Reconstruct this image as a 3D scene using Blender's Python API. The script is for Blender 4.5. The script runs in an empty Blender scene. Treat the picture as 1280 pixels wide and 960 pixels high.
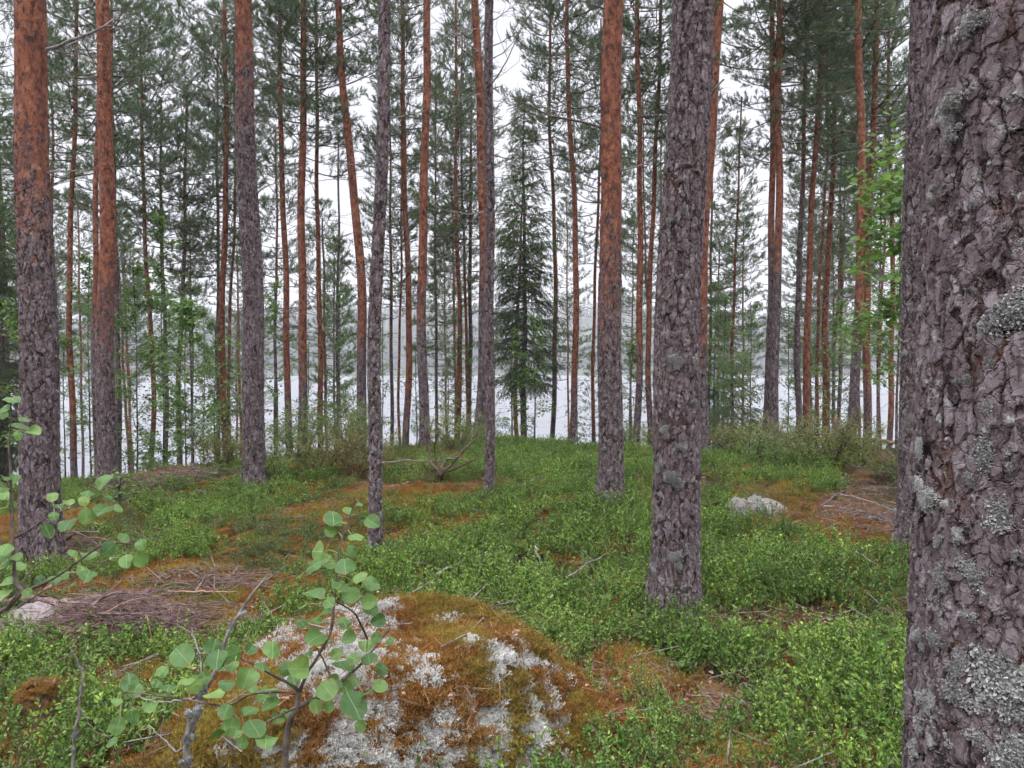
import bpy, math, random
import numpy as np
from mathutils import Vector, Matrix

SEED = 11
rng = np.random.default_rng(SEED)
random.seed(SEED)
SC = bpy.context.scene
COL = SC.collection

# ------------------------------------------------------------------ camera maths
F = 960.0
CAMZ = 1.6
PITCH = math.atan(25 / 960)
FW = np.array([0, math.cos(PITCH), -math.sin(PITCH)])
UP = np.array([0, math.sin(PITCH), math.cos(PITCH)])
RT = np.array([1.0, 0, 0])
CAM = np.array([0, 0, CAMZ])

def ray(px, py):
    return FW + RT * (px - 640) / F + UP * (480 - py) / F

def at(px, py, Y):
    """world point on the pixel ray at world depth Y"""
    d = ray(px, py)
    return CAM + d * (Y / d[1])

# ------------------------------------------------------------------ noise
def _h(ix, iy, seed):
    n = (ix.astype(np.int64) * 374761393 + iy.astype(np.int64) * 668265263 + seed * 974634777) & 0x7fffffff
    n = ((n ^ (n >> 13)) * 1274126177) & 0x7fffffff
    n = (n ^ (n >> 16)) & 0xffff
    return n / 65535.0

def vnoise(x, y, seed=0):
    x = np.asarray(x, float); y = np.asarray(y, float)
    ix = np.floor(x); iy = np.floor(y)
    fx = x - ix; fy = y - iy
    fx = fx * fx * (3 - 2 * fx); fy = fy * fy * (3 - 2 * fy)
    a = _h(ix, iy, seed); b = _h(ix + 1, iy, seed); c = _h(ix, iy + 1, seed); d = _h(ix + 1, iy + 1, seed)
    return (a + (b - a) * fx) * (1 - fy) + (c + (d - c) * fx) * fy

def fbm(x, y, seed=0, oct=4):
    s = 0; a = 1; t = 0
    x = np.asarray(x, float); y = np.asarray(y, float)
    for i in range(oct):
        s = s + a * vnoise(x, y, seed + i * 17); t += a; a *= .5
        x = x * 2.03 + 3.7; y = y * 2.03 + 9.1
    return s / t

def sstep(a, b, x):
    t = np.clip((np.asarray(x, float) - a) / (b - a), 0, 1)
    return t * t * (3 - 2 * t)

# ------------------------------------------------------------------ terrain
LAKE_Z = -5.2
def height(x, y):
    x = np.asarray(x, float); y = np.asarray(y, float)
    D = 17.0 - 5.2 * sstep(-1.5, -8.5, x) - 1.0 * sstep(5, 11, x)
    t = (y - D)
    soft = np.where(t > 12, t, 1.6 * np.log1p(np.exp(np.clip(t / 1.6, -30, 30))))
    z = -0.24 * soft
    z = z + (fbm(x / 3.1, y / 3.1, 3, 3) - .5) * .42 * sstep(2.0, 6.5, y) + (fbm(x / .9, y / .9, 5, 3) - .5) * .16
    z = z + .22 * np.exp(-(((x + 2.6) / 2.6) ** 2 + ((y - 12.0) / 2.4) ** 2))
    z = z + .12 * np.exp(-(((x - 4.6) / 2.6) ** 2 + ((y - 12.5) / 2.5) ** 2))
    z = z - .18 * sstep(-2.4, -6, x) * sstep(3, 7, y)
    far = sstep(60, 90, y)
    return np.maximum(z, -9.0 - 0 * far)

def ground_hit(px, py):
    d = ray(px, py)
    t = 1.0
    while t < 60:
        p = CAM + d * t
        if p[2] <= float(height(p[0], p[1])):
            break
        t += .02
    return CAM + d * t

# ------------------------------------------------------------------ mesh builder
class MB:
    def __init__(s):
        s.v = []; s.f = []; s.m = []; s.n = 0; s.uv = []
    def add(s, V, Fc, mat=0):
        V = np.asarray(V, np.float32).reshape(-1, 3); Fc = np.asarray(Fc, np.int64)
        if len(Fc) == 0: return
        s.v.append(V); s.f.append(Fc + s.n); s.m.append(np.full(len(Fc), mat, np.int32)); s.n += len(V)
    def mesh(s, name, mats, smooth=False):
        me = bpy.data.meshes.new(name)
        V = np.concatenate(s.v); me.vertices.add(len(V)); me.vertices.foreach_set('co', V.ravel())
        lens = np.concatenate([np.full(len(f), f.shape[1], np.int32) for f in s.f])
        loops = np.concatenate([f.ravel() for f in s.f]).astype(np.int32)
        starts = np.concatenate([[0], np.cumsum(lens)[:-1]]).astype(np.int32)
        me.loops.add(len(loops)); me.loops.foreach_set('vertex_index', loops)
        me.polygons.add(len(lens)); me.polygons.foreach_set('loop_start', starts)
        me.polygons.foreach_set('material_index', np.concatenate(s.m))
        me.polygons.foreach_set('use_smooth', np.full(len(lens), smooth, bool))
        for m in mats: me.materials.append(m)
        me.update(calc_edges=True)
        return me
    def build(s, name, mats, parent=None, smooth=False, loc=None):
        o = bpy.data.objects.new(name, s.mesh(name, mats, smooth)); COL.objects.link(o)
        if parent is not None: o.parent = parent
        if loc is not None: o.location = loc
        return o

def unit(v):
    v = np.asarray(v, float)
    return v / np.maximum(np.linalg.norm(v, axis=-1, keepdims=True), 1e-9)

def perp(D):
    a = np.where(np.abs(D[..., 2:3]) > .9, np.array([1.0, 0, 0]), np.array([0, 0, 1.0]))
    u = unit(np.cross(D, a)); return u, np.cross(D, u)

def sticks(mb, P0, P1, r0, r1, sides=3, mat=0):
    P0 = np.asarray(P0, float).reshape(-1, 3); P1 = np.asarray(P1, float).reshape(-1, 3)
    n = len(P0)
    if n == 0: return
    r0 = np.broadcast_to(np.asarray(r0, float), (n,)); r1 = np.broadcast_to(np.asarray(r1, float), (n,))
    D = unit(P1 - P0); u, w = perp(D)
    V = np.zeros((n, 2 * sides, 3))
    for k in range(sides):
        a = 2 * math.pi * k / sides
        o = u * math.cos(a) + w * math.sin(a)
        V[:, k] = P0 + o * r0[:, None]; V[:, sides + k] = P1 + o * r1[:, None]
    base = np.array([[k, (k + 1) % sides, sides + (k + 1) % sides, sides + k] for k in range(sides)])
    Fc = (np.arange(n)[:, None, None] * 2 * sides + base[None]).reshape(-1, 4)
    mb.add(V, Fc, mat)

def chain(mb, pts, r, sides=5, mat=0, cap=True):
    """tube along a polyline with radii r"""
    pts = np.asarray(pts, float); n = len(pts); r = np.broadcast_to(np.asarray(r, float), (n,))
    T = np.gradient(pts, axis=0); T = unit(T)
    u = None; V = []
    for i in range(n):
        if u is None: u = perp(T[i][None])[0][0]
        else: u = unit(u - T[i] * np.dot(u, T[i]))
        w = np.cross(T[i], u)
        a = np.arange(sides) * 2 * math.pi / sides
        V.append(pts[i] + (np.cos(a)[:, None] * u + np.sin(a)[:, None] * w) * r[i])
    V = np.concatenate(V)
    Fc = [[i * sides + k, i * sides + (k + 1) % sides, (i + 1) * sides + (k + 1) % sides, (i + 1) * sides + k] for i in range(n - 1) for k in range(sides)]
    mb.add(V, Fc, mat)
    if cap:
        c = np.vstack([V[-sides:], pts[-1:] + T[-1] * r[-1] * .4])
        mb.add(c, [[k, (k + 1) % sides, sides] for k in range(sides)], mat)
        c = np.vstack([V[:sides], pts[:1] - T[0] * r[0] * .4])
        mb.add(c, [[(k + 1) % sides, k, sides] for k in range(sides)], mat)

def smooth_path(pts, n):
    pts = np.asarray(pts, float); m = len(pts)
    if m < 3:
        t = np.linspace(0, 1, n)[:, None]; return pts[0] * (1 - t) + pts[-1] * t
    P = np.vstack([2 * pts[0] - pts[1], pts, 2 * pts[-1] - pts[-2]])
    out = []
    for s in np.linspace(0, m - 1 - 1e-6, n):
        i = int(s); t = s - i; a, b, c, d = P[i], P[i + 1], P[i + 2], P[i + 3]
        out.append(.5 * (2 * b + (c - a) * t + (2 * a - 5 * b + 4 * c - d) * t * t + (3 * b - a - 3 * c + d) * t ** 3))
    return np.array(out)

def needles(mb, P, D, L, K, nl, nw, mat=0, spread=(35, 65), rg=rng, up=0.0):
    n = len(P)
    if n == 0: return
    P = np.asarray(P, float); D = unit(D); u, w = perp(D)
    L = np.broadcast_to(np.asarray(L, float), (n,))
    t = rg.random((n, K)); a = rg.random((n, K)) * 2 * math.pi; th = np.radians(rg.uniform(spread[0], spread[1], (n, K)))
    th = th * (1 - .55 * t ** 3)
    rad = u[:, None] * np.cos(a)[..., None] + w[:, None] * np.sin(a)[..., None]
    d = unit(D[:, None] * np.cos(th)[..., None] + rad * np.sin(th)[..., None] + np.array([0, 0, up]))
    b = P[:, None] + D[:, None] * (t * L[:, None])[..., None]
    l = nl * rg.uniform(.75, 1.2, (n, K))
    s, _ = perp(d.reshape(-1, 3)); s2 = np.cross(d.reshape(-1, 3), s)
    q = rg.random(n * K) * math.pi
    s = (s * np.cos(q)[:, None] + s2 * np.sin(q)[:, None]).reshape(n, K, 3) * (nw / 2)
    V = np.stack([b - s, b + s, b + d * l[..., None]], 2).reshape(-1, 3)
    mb.add(V, np.arange(n * K * 3).reshape(-1, 3), mat)

def leaves(mb, P, D, N, ln, wd, mat=0, fold=.18):
    n = len(P)
    if n == 0: return
    P = np.asarray(P, float); D = unit(D); S = unit(np.cross(D, N)); N = np.cross(S, D)
    ln = np.broadcast_to(np.asarray(ln, float), (n,))[:, None]; wd = np.broadcast_to(np.asarray(wd, float), (n,))[:, None]
    V = np.stack([P, P + D * ln * .35 + S * wd * .5 + N * ln * fold, P + D * ln * .75 + S * wd * .36 + N * ln * fold * .7, P + D * ln,
                  P + D * ln * .75 - S * wd * .36 + N * ln * fold * .7, P + D * ln * .35 - S * wd * .5 + N * ln * fold], 1).reshape(-1, 3)
    k = np.arange(n)[:, None] * 6
    mb.add(V, np.concatenate([k + np.array([[0, 1, 2, 3]]), k + np.array([[0, 3, 4, 5]])]), mat)

def rdir(n, rg=rng):
    return unit(rg.normal(size=(n, 3)))

# ------------------------------------------------------------------ materials
def nt(name):
    m = bpy.data.materials.new(name); m.use_nodes = True
    t = m.node_tree; t.nodes.clear()
    out = t.nodes.new('ShaderNodeOutputMaterial')
    return m, t, out

class N:
    """small node-graph helper"""
    def __init__(s, t): s.t = t
    def new(s, ty, **kw):
        n = s.t.nodes.new(ty)
        for k, v in kw.items():
            if k.startswith('_'): setattr(n, k[1:], v)
            else:
                key = k.replace('__', ' ')
                s.set(n.inputs[key], v)
        return n
    def set(s, inp, v):
        if hasattr(v, 'is_output') or isinstance(v, bpy.types.NodeSocket): s.t.links.new(v, inp)
        else: inp.default_value = v
    def math(s, op, a, b=0.0, c=None, clamp=False):
        n = s.t.nodes.new('ShaderNodeMath'); n.operation = op; n.use_clamp = clamp
        s.set(n.inputs[0], a); s.set(n.inputs[1], b)
        if c is not None: s.set(n.inputs[2], c)
        return n.outputs[0]
    def mr(s, v, a, b, c=0.0, d=1.0, smooth=True):
        n = s.t.nodes.new('ShaderNodeMapRange'); n.interpolation_type = 'SMOOTHSTEP' if smooth else 'LINEAR'
        s.set(n.inputs[0], v); s.set(n.inputs[1], a); s.set(n.inputs[2], b); s.set(n.inputs[3], c); s.set(n.inputs[4], d)
        return n.outputs[0]
    def mix(s, f, a, b, mode='MIX'):
        n = s.t.nodes.new('ShaderNodeMix'); n.data_type = 'RGBA'; n.blend_type = mode
        s.set(n.inputs[0], f); s.set(n.inputs[6], a); s.set(n.inputs[7], b)
        return n.outputs[2]
    def vm(s, op, a, b=(0, 0, 0)):
        n = s.t.nodes.new('ShaderNodeVectorMath'); n.operation = op
        s.set(n.inputs[0], a)
        if op == 'SCALE': s.set(n.inputs[3], b)
        else: s.set(n.inputs[1], b)
        return n.outputs[0]
    def noise(s, vec, scale, detail=4, rough=.55, color=False):
        n = s.t.nodes.new('ShaderNodeTexNoise'); s.set(n.inputs['Vector'], vec)
        n.inputs['Scale'].default_value = scale; n.inputs['Detail'].default_value = detail; n.inputs['Roughness'].default_value = rough
        return n.outputs['Color' if color else 'Fac']
    def ramp(s, f, stops):
        n = s.t.nodes.new('ShaderNodeValToRGB'); cr = n.color_ramp
        while len(cr.elements) < len(stops): cr.elements.new(.5)
        for e, (p, c) in zip(cr.elements, stops): e.position = p; e.color = (*c, 1)
        s.set(n.inputs[0], f); return n.outputs[0]

def rgb(c): return (c[0], c[1], c[2], 1.0)

def principled(g, color, rough=.8, spec=.3):
    b = g.t.nodes.new('ShaderNodeBsdfPrincipled')
    g.set(b.inputs['Base Color'], color); g.set(b.inputs['Roughness'], rough); b.inputs['Specular IOR Level'].default_value = spec
    return b

def leaf_mat(name, c1, c2, c3=None, scale=3.0, trans=.35, rough=.5, spec=.35, tc=None):
    """foliage: colour varies from plant to plant and leaf to leaf"""
    m, t, out = nt(name); g = N(t)
    geo = t.nodes.new('ShaderNodeNewGeometry'); oi = t.nodes.new('ShaderNodeObjectInfo')
    isl = geo.outputs['Random Per Island']
    nz = g.noise(geo.outputs['Position'], scale, 3)
    f = g.math('ADD', g.math('MULTIPLY', isl, .55), g.math('MULTIPLY', oi.outputs['Random'], .3))
    f = g.math('ADD', f, g.math('MULTIPLY_ADD', nz, .9, -.38), clamp=True)
    stops = [(0.05, c1), (.6, c2)] + ([(1.0, c3)] if c3 else [])
    col = g.ramp(f, stops)
    b = principled(g, col, rough, spec)
    tr = t.nodes.new('ShaderNodeBsdfTranslucent')
    g.set(tr.inputs[0], g.mix(1.0, col, rgb(tc or (1.15, 1.2, .7)), 'MULTIPLY'))
    ms = t.nodes.new('ShaderNodeMixShader'); ms.inputs[0].default_value = trans
    t.links.new(b.outputs[0], ms.inputs[1]); t.links.new(tr.outputs[0], ms.inputs[2]); t.links.new(ms.outputs[0], out.inputs[0])
    return m

def plain_mat(name, c1, c2, scale=20, rough=.9, bump=.3, spec=.15, stretch=(1, 1, 1)):
    m, t, out = nt(name); g = N(t)
    tc = t.nodes.new('ShaderNodeTexCoord'); geo = t.nodes.new('ShaderNodeNewGeometry')
    v = g.vm('MULTIPLY', tc.outputs['Object'], stretch)
    nz = g.noise(v, scale, 6, .65)
    f = g.math('ADD', g.mr(nz, .32, .68), g.math('MULTIPLY_ADD', geo.outputs['Random Per Island'], .5, -.25), clamp=True)
    b = principled(g, g.mix(f, rgb(c1), rgb(c2)), rough, spec)
    bp = g.new('ShaderNodeBump', Strength=bump, Distance=.01, Height=nz)
    t.links.new(bp.outputs[0], b.inputs['Normal']); t.links.new(b.outputs[0], out.inputs[0])
    return m

def bark_mat(name, s=1.0, depth=.012, disp=True):
    """scots pine bark. object colour: R = height in m / 20 where the grey bark turns orange, G = lichen amount, B = brightness of the orange"""
    m, t, out = nt(name); g = N(t)
    tc = t.nodes.new('ShaderNodeTexCoord'); oi = t.nodes.new('ShaderNodeObjectInfo')
    P = tc.outputs['Object']
    sep = t.nodes.new('ShaderNodeSeparateXYZ'); t.links.new(P, sep.inputs[0]); z = sep.outputs[2]
    oc = t.nodes.new('ShaderNodeSeparateColor'); t.links.new(oi.outputs['Color'], oc.inputs[0])
    rnd = g.math('MULTIPLY', oi.outputs['Random'], 37.0)
    off = t.nodes.new('ShaderNodeCombineXYZ'); t.links.new(rnd, off.inputs[2])
    P0 = g.vm('ADD', P, off.outputs[0])
    warp = g.vm('SCALE', g.vm('SUBTRACT', g.noise(P0, 26 * s, 3, color=True), (.5, .5, .5)), .032 / s)
    P1 = g.vm('MULTIPLY', g.vm('ADD', P0, warp), (1, 1, .62))
    # long furrows between plates
    v1 = g.new('ShaderNodeTexVoronoi', _feature='DISTANCE_TO_EDGE', Vector=g.vm('MULTIPLY', P1, (1, 1, .42)), Scale=24 * s)
    fur = g.mr(v1.outputs['Distance'], 0.0, .13)
    # overlapping scales with a raised lower lip
    def scales(sc, seed, rim=.045):
        pv = g.vm('ADD', P1, (seed, seed * 2, seed * .5))
        v = g.new('ShaderNodeTexVoronoi', _feature='F1', Vector=pv, Scale=sc)
        e = g.new('ShaderNodeTexVoronoi', _feature='DISTANCE_TO_EDGE', Vector=pv, Scale=sc)
        d = g.vm('SUBTRACT', pv, v.outputs['Position'])
        sp = t.nodes.new('ShaderNodeSeparateXYZ'); t.links.new(d, sp.inputs[0])
        tilt = g.math('MULTIPLY', sp.outputs[2], -sc * .42)
        cs = t.nodes.new('ShaderNodeSeparateColor'); t.links.new(v.outputs['Color'], cs.inputs[0])
        ed = g.mr(e.outputs['Distance'], 0, rim)
        h = g.math('ADD', g.math('MULTIPLY', g.math('ADD', cs.outputs[0], tilt), .8), g.math('MULTIPLY', ed, .5))
        return h, cs.outputs[1], ed
    h1, c1, e1 = scales(37 * s, 1.7)
    h2, c2, e2 = scales(78 * s, 5.3, .07)
    fine = g.noise(P1, 190 * s, 4, .7)
    h = g.math('ADD', g.math('MULTIPLY', fur, .42), g.math('MULTIPLY', h1, .44))
    h = g.math('ADD', h, g.math('MULTIPLY', h2, .17))
    h = g.math('ADD', h, g.math('MULTIPLY', fine, .10))
    # grey plates
    pc = g.math('ADD', g.math('MULTIPLY', c1, .5), g.math('MULTIPLY', c2, .5))
    pc = g.math('ADD', pc, g.math('MULTIPLY_ADD', g.noise(P0, 60 * s, 5, .7), .9, -.45), clamp=True)
    grey = g.ramp(pc, [(0, (.055, .040, .038)), (.35, (.108, .082, .086)), (.7, (.168, .136, .146)), (1, (.26, .225, .24))])
    hh = g.math('ADD', h, g.math('MULTIPLY_ADD', g.noise(P0, 9, 3), .5, -.25))
    crack = g.mr(hh, .38, .78)
    inner = g.mix(g.mr(g.noise(P0, 7, 3), .47, .70), rgb((.016, .011, .010)), rgb((.10, .045, .028)))  # crack colour: reddish inner bark, plus crevice shade painted near-black
    grey = g.mix(crack, inner, grey)
    # orange upper bark
    oc1 = g.math('ADD', g.math('MULTIPLY', c1, .45), g.math('MULTIPLY_ADD', g.noise(g.vm('MULTIPLY', P0, (1, 1, .6)), 15, 6, .75), 2.2, -.92), clamp=True)
    org = g.ramp(oc1, [(0, (.04, .022, .02)), (.22, (.12, .05, .036)), (.5, (.25, .092, .052)), (.78, (.33, .145, .085)), (1, (.27, .19, .175))])
    org = g.mix(g.mr(e2, 0, 1), rgb((.10, .04, .028)), org)
    tr = g.math('MULTIPLY', oc.outputs[0], 20.0)
    zz = g.math('ADD', z, g.math('MULTIPLY_ADD', g.noise(g.vm('MULTIPLY', P0, (1, 1, .35)), 7, 5, .75), 3.4, -1.7))
    zz = g.math('ADD', zz, g.math('MULTIPLY_ADD', c1, .9, -.45))
    of = g.mr(zz, g.math('SUBTRACT', tr, .75), g.math('ADD', tr, .75))
    col = g.mix(g.math('MULTIPLY', of, oc.outputs[2]), grey, org)
    # crusty lichen
    lz = g.noise(P0, 17, 6, .72)
    lt = g.math('SUBTRACT', .80, g.math('MULTIPLY', oc.outputs[1], .30))
    lt = g.math('ADD', lt, g.math('MULTIPLY', g.math('MAXIMUM', z, 0.0), .022))
    lf = g.mr(g.math('ADD', lz, g.math('MULTIPLY', h, .06)), lt, g.math('ADD', lt, .06))
    lcol = g.mix(g.noise(P0, 120, 3), rgb((.16, .165, .155)), rgb((.44, .45, .43)))
    col = g.mix(g.math('MULTIPLY', lf, .8), col, lcol)
    b = principled(g, col, .86, .2)
    hs = g.math('MULTIPLY', h, g.mr(of, 0, 1, 1.0, .35))
    hs = g.math('ADD', hs, g.math('MULTIPLY', lf, .22))
    if disp:
        dn = g.new('ShaderNodeDisplacement', Height=hs, Midlevel=.55, Scale=depth)
        t.links.new(dn.outputs[0], out.inputs['Displacement'])
        m.displacement_method = 'BOTH'
    else:
        bp = g.new('ShaderNodeBump', Strength=.9, Distance=depth, Height=hs)
        t.links.new(bp.outputs[0], b.inputs['Normal'])
    t.links.new(b.outputs[0], out.inputs[0])
    return m

M = {}
M['bark_big'] = bark_mat('pine_bark_close', 1.2, .0105)
M['bark_near'] = bark_mat('pine_bark_near', .9, .018)
M['bark_far'] = bark_mat('pine_bark_far', .55, .03, disp=False)
M['needle'] = leaf_mat('pine_needles', (.052, .088, .050), (.098, .158, .082), (.155, .225, .11), 1.2, .3, .45)
M['needle_light'] = leaf_mat('young_needles', (.075, .125, .055), (.14, .215, .085), (.21, .29, .12), 1.2, .3, .45)
M['spruce_top'] = leaf_mat('spruce_top_needles', (.09, .15, .065), (.16, .25, .10), (.24, .34, .14), 1.0, .3, .45)  # lighter green for the upper part of the spruce crown
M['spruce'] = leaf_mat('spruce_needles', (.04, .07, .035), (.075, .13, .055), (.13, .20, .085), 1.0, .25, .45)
M['twig'] = plain_mat('conifer_twig', (.06, .045, .038), (.17, .14, .125), 30)
M['deadwood'] = plain_mat('dead_twig', (.10, .085, .078), (.30, .27, .255), 25)
M['redtwig'] = plain_mat('fresh_stick', (.20, .095, .06), (.42, .26, .18), 25)
M['stick'] = plain_mat('brush_stick', (.065, .04, .036), (.25, .175, .16), 18)
M['shrubtwig'] = plain_mat('shrub_twig', (.055, .035, .03), (.14, .095, .08), 30)
M['bilberry'] = leaf_mat('bilberry_leaf', (.035, .082, .020), (.15, .27, .05), (.38, .50, .10), 1.7, .28, .5)
M['lingon'] = leaf_mat('lingonberry_leaf', (.055, .085, .028), (.12, .17, .048), (.20, .25, .07), 2.2, .2, .35)
M['shrub'] = leaf_mat('shrub_leaf', (.17, .12, .05), (.17, .22, .07), (.27, .33, .11), 1.6, .35, .5)
M['shrub2'] = leaf_mat('juniper_leaf', (.10, .14, .05), (.16, .25, .08), (.25, .35, .12), 1.6, .3, .5)
M['birch'] = leaf_mat('birch_leaf', (.07, .14, .045), (.145, .255, .075), (.24, .36, .12), 1.5, .45, .45)
M['moss'] = leaf_mat('orange_moss', (.11, .05, .022), (.33, .16, .05), (.46, .32, .10), 3.5, .3, .8, .1)
M['mossg'] = leaf_mat('green_moss', (.12, .085, .025), (.31, .22, .055), (.42, .36, .09), 3.5, .3, .8, .1)
M['litter'] = plain_mat('litter', (.12, .06, .04), (.36, .22, .15), 12)
M['deadleaf'] = plain_mat('dead_leaf', (.36, .20, .16), (.52, .33, .28), 12, .8)
M['cladonia'] = leaf_mat('reindeer_lichen', (.40, .40, .37), (.68, .68, .64), (.84, .84, .81), 9, .25, .95, .05, (1, 1, 1))
M['lichen'] = leaf_mat('tree_lichen', (.19, .19, .185), (.40, .40, .39), (.62, .62, .60), 9, .2, .95, .05, (1, 1, .95))

def sapling_leaf_mat():
    m, t, out = nt('aspen_leaf'); g = N(t)
    uv = t.nodes.new('ShaderNodeUVMap'); sp = t.nodes.new('ShaderNodeSeparateXYZ'); t.links.new(uv.outputs[0], sp.inputs[0])
    geo = t.nodes.new('ShaderNodeNewGeometry')
    u = g.math('ABSOLUTE', sp.outputs[0]); v = sp.outputs[1]
    mid = g.mr(u, .012, .05, 1, 0)
    side = g.math('ABSOLUTE', g.math('SUBTRACT', g.math('FRACT', g.math('MULTIPLY', g.math('SUBTRACT', v, g.math('MULTIPLY', u, .75)), 5.0)), .5))
    side = g.mr(side, .0, .07, .55, 0)
    vein = g.math('MAXIMUM', mid, side)
    nz = g.noise(geo.outputs['Position'], 40, 4, .6)
    f = g.math('ADD', g.math('MULTIPLY', geo.outputs['Random Per Island'], .75), g.math('MULTIPLY_ADD', nz, .5, -.12), clamp=True)
    col = g.ramp(f, [(0, (.04, .10, .028)), (.35, (.08, .17, .045)), (.7, (.13, .24, .065)), (.92, (.19, .30, .085)), (1, (.30, .36, .07))])
    col = g.mix(g.math('MULTIPLY', vein, .45), col, rgb((.34, .48, .22)))
    col = g.mix(g.mr(g.noise(geo.outputs['Position'], 90, 2), .72, .76), col, rgb((.16, .10, .04)))
    rr = g.math('SQRT', g.math('ADD', g.math('MULTIPLY', u, u), g.math('MULTIPLY', v, v)))
    eb = g.math('MULTIPLY', g.mr(rr, .70, .95), g.mr(g.noise(geo.outputs['Position'], 33, 4, .7), .52, .62))
    col = g.mix(g.math('MULTIPLY', eb, .75), col, rgb((.22, .15, .05)))
    b = principled(g, col, .48, .35)
    bp = g.new('ShaderNodeBump', Strength=.4, Distance=.001, Height=g.math('SUBTRACT', 1.0, vein)); t.links.new(bp.outputs[0], b.inputs['Normal'])
    tr = t.nodes.new('ShaderNodeBsdfTranslucent'); g.set(tr.inputs[0], g.mix(1.0, col, rgb((1.2, 1.25, .6)), 'MULTIPLY'))
    ms = t.nodes.new('ShaderNodeMixShader'); ms.inputs[0].default_value = .35
    t.links.new(b.outputs[0], ms.inputs[1]); t.links.new(tr.outputs[0], ms.inputs[2]); t.links.new(ms.outputs[0], out.inputs[0])
    return m
M['aspen'] = sapling_leaf_mat()

def ground_mat():
    m, t, out = nt('forest_floor'); g = N(t)
    geo = t.nodes.new('ShaderNodeNewGeometry'); P = geo.outputs['Position']
    a = g.noise(P, .9, 5, .6); b_ = g.noise(P, 7, 6, .7); c = g.noise(P, 60, 5, .75)
    at_ = t.nodes.new('ShaderNodeAttribute'); at_.attribute_name = 'bare'
    f = g.math('ADD', g.math('MULTIPLY', a, .5), g.math('MULTIPLY', b_, .5))
    base = g.ramp(f, [(.35, (.022, .018, .010)), (.5, (.05, .045, .018)), (.62, (.12, .08, .03))])
    moss = g.ramp(g.math('ADD', g.math('MULTIPLY', b_, .6), g.math('MULTIPLY', c, .4)), [(.36, (.075, .035, .018)), (.48, (.18, .085, .035)), (.58, (.28, .17, .06)), (.68, (.20, .18, .06))])
    col = g.mix(at_.outputs['Fac'], base, moss)  # dark base outside bare patches paints in shade beneath the shrubs
    col = g.mix(g.mr(c, .3, .7), g.mix(.55, col, rgb((.02, .014, .01))), col)
    b = principled(g, col, .95, .1)
    h = g.math('ADD', g.math('MULTIPLY', b_, .6), g.math('MULTIPLY', c, .4))
    bp = g.new('ShaderNodeBump', Strength=1.0, Distance=.05, Height=h); t.links.new(bp.outputs[0], b.inputs['Normal'])
    t.links.new(b.outputs[0], out.inputs[0]); return m

def water_mat():
    m, t, out = nt('lake_water'); g = N(t)
    geo = t.nodes.new('ShaderNodeNewGeometry')
    v = g.vm('MULTIPLY', geo.outputs['Position'], (.35, 1, 1))
    n = g.math('ADD', g.noise(v, .9, 5, .6), g.math('MULTIPLY', g.noise(v, .08, 3), 2.0))
    b = principled(g, rgb((.17, .18, .195)), .28, .5); b.inputs['IOR'].default_value = 1.33  # base paler than real water: sky reflection partly painted into the colour
    bp = g.new('ShaderNodeBump', Strength=.8, Distance=.35, Height=n); t.links.new(bp.outputs[0], b.inputs['Normal'])
    t.links.new(b.outputs[0], out.inputs[0]); return m

def rock_mat(name, c1, c2, lich, cl=(.5, .5, .47)):
    m, t, out = nt(name); g = N(t)
    tc = t.nodes.new('ShaderNodeTexCoord'); P = tc.outputs['Object']
    n1 = g.noise(P, 5, 6, .65); n2 = g.noise(P, 45, 6, .7); n3 = g.noise(P, 9, 5, .7)
    col = g.mix(g.mr(g.math('ADD', g.math('MULTIPLY', n1, .5), g.math('MULTIPLY', n2, .5)), .38, .62), rgb(c1), rgb(c2))
    col = g.mix(g.mr(n3, lich, lich + .06), col, rgb(cl))
    b = principled(g, col, .9, .2)
    bp = g.new('ShaderNodeBump', Strength=.8, Distance=.02, Height=g.math('ADD', n1, g.math('MULTIPLY', n2, .4))); t.links.new(bp.outputs[0], b.inputs['Normal'])
    t.links.new(b.outputs[0], out.inputs[0]); return m

M['ground'] = ground_mat(); M['water'] = water_mat()
M['rock'] = rock_mat('grey_stone', (.13, .115, .112), (.30, .255, .25), .64)
M['boulder'] = rock_mat('mossy_boulder', (.10, .045, .02), (.28, .15, .05), .62, (.34, .24, .07))
M['hill'] = plain_mat('hill_ground', (.03, .05, .025), (.06, .08, .04), .05)
M['farwood'] = leaf_mat('far_forest', (.02, .04, .022), (.035, .06, .03), (.06, .09, .045), .02, .1)

# ------------------------------------------------------------------ object helpers
def props(o, label=None, cat=None, group=None, kind=None):
    if label: o['label'] = label
    if cat: o['category'] = cat
    if group: o['group'] = group
    if kind: o['kind'] = kind
    return o

def empty(name, loc, label, cat, group=None):
    e = bpy.data.objects.new(name, None); COL.objects.link(e); e.location = [float(v) for v in loc]
    e.empty_display_size = .2
    return props(e, label, cat, group)

def put(name, me, parent=None, loc=(0, 0, 0), color=None):
    o = bpy.data.objects.new(name, me); COL.objects.link(o)
    if parent is not None: o.parent = parent
    o.location = [float(v) for v in loc]
    if color is not None: o.color = (*color, 1)
    return o

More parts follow.
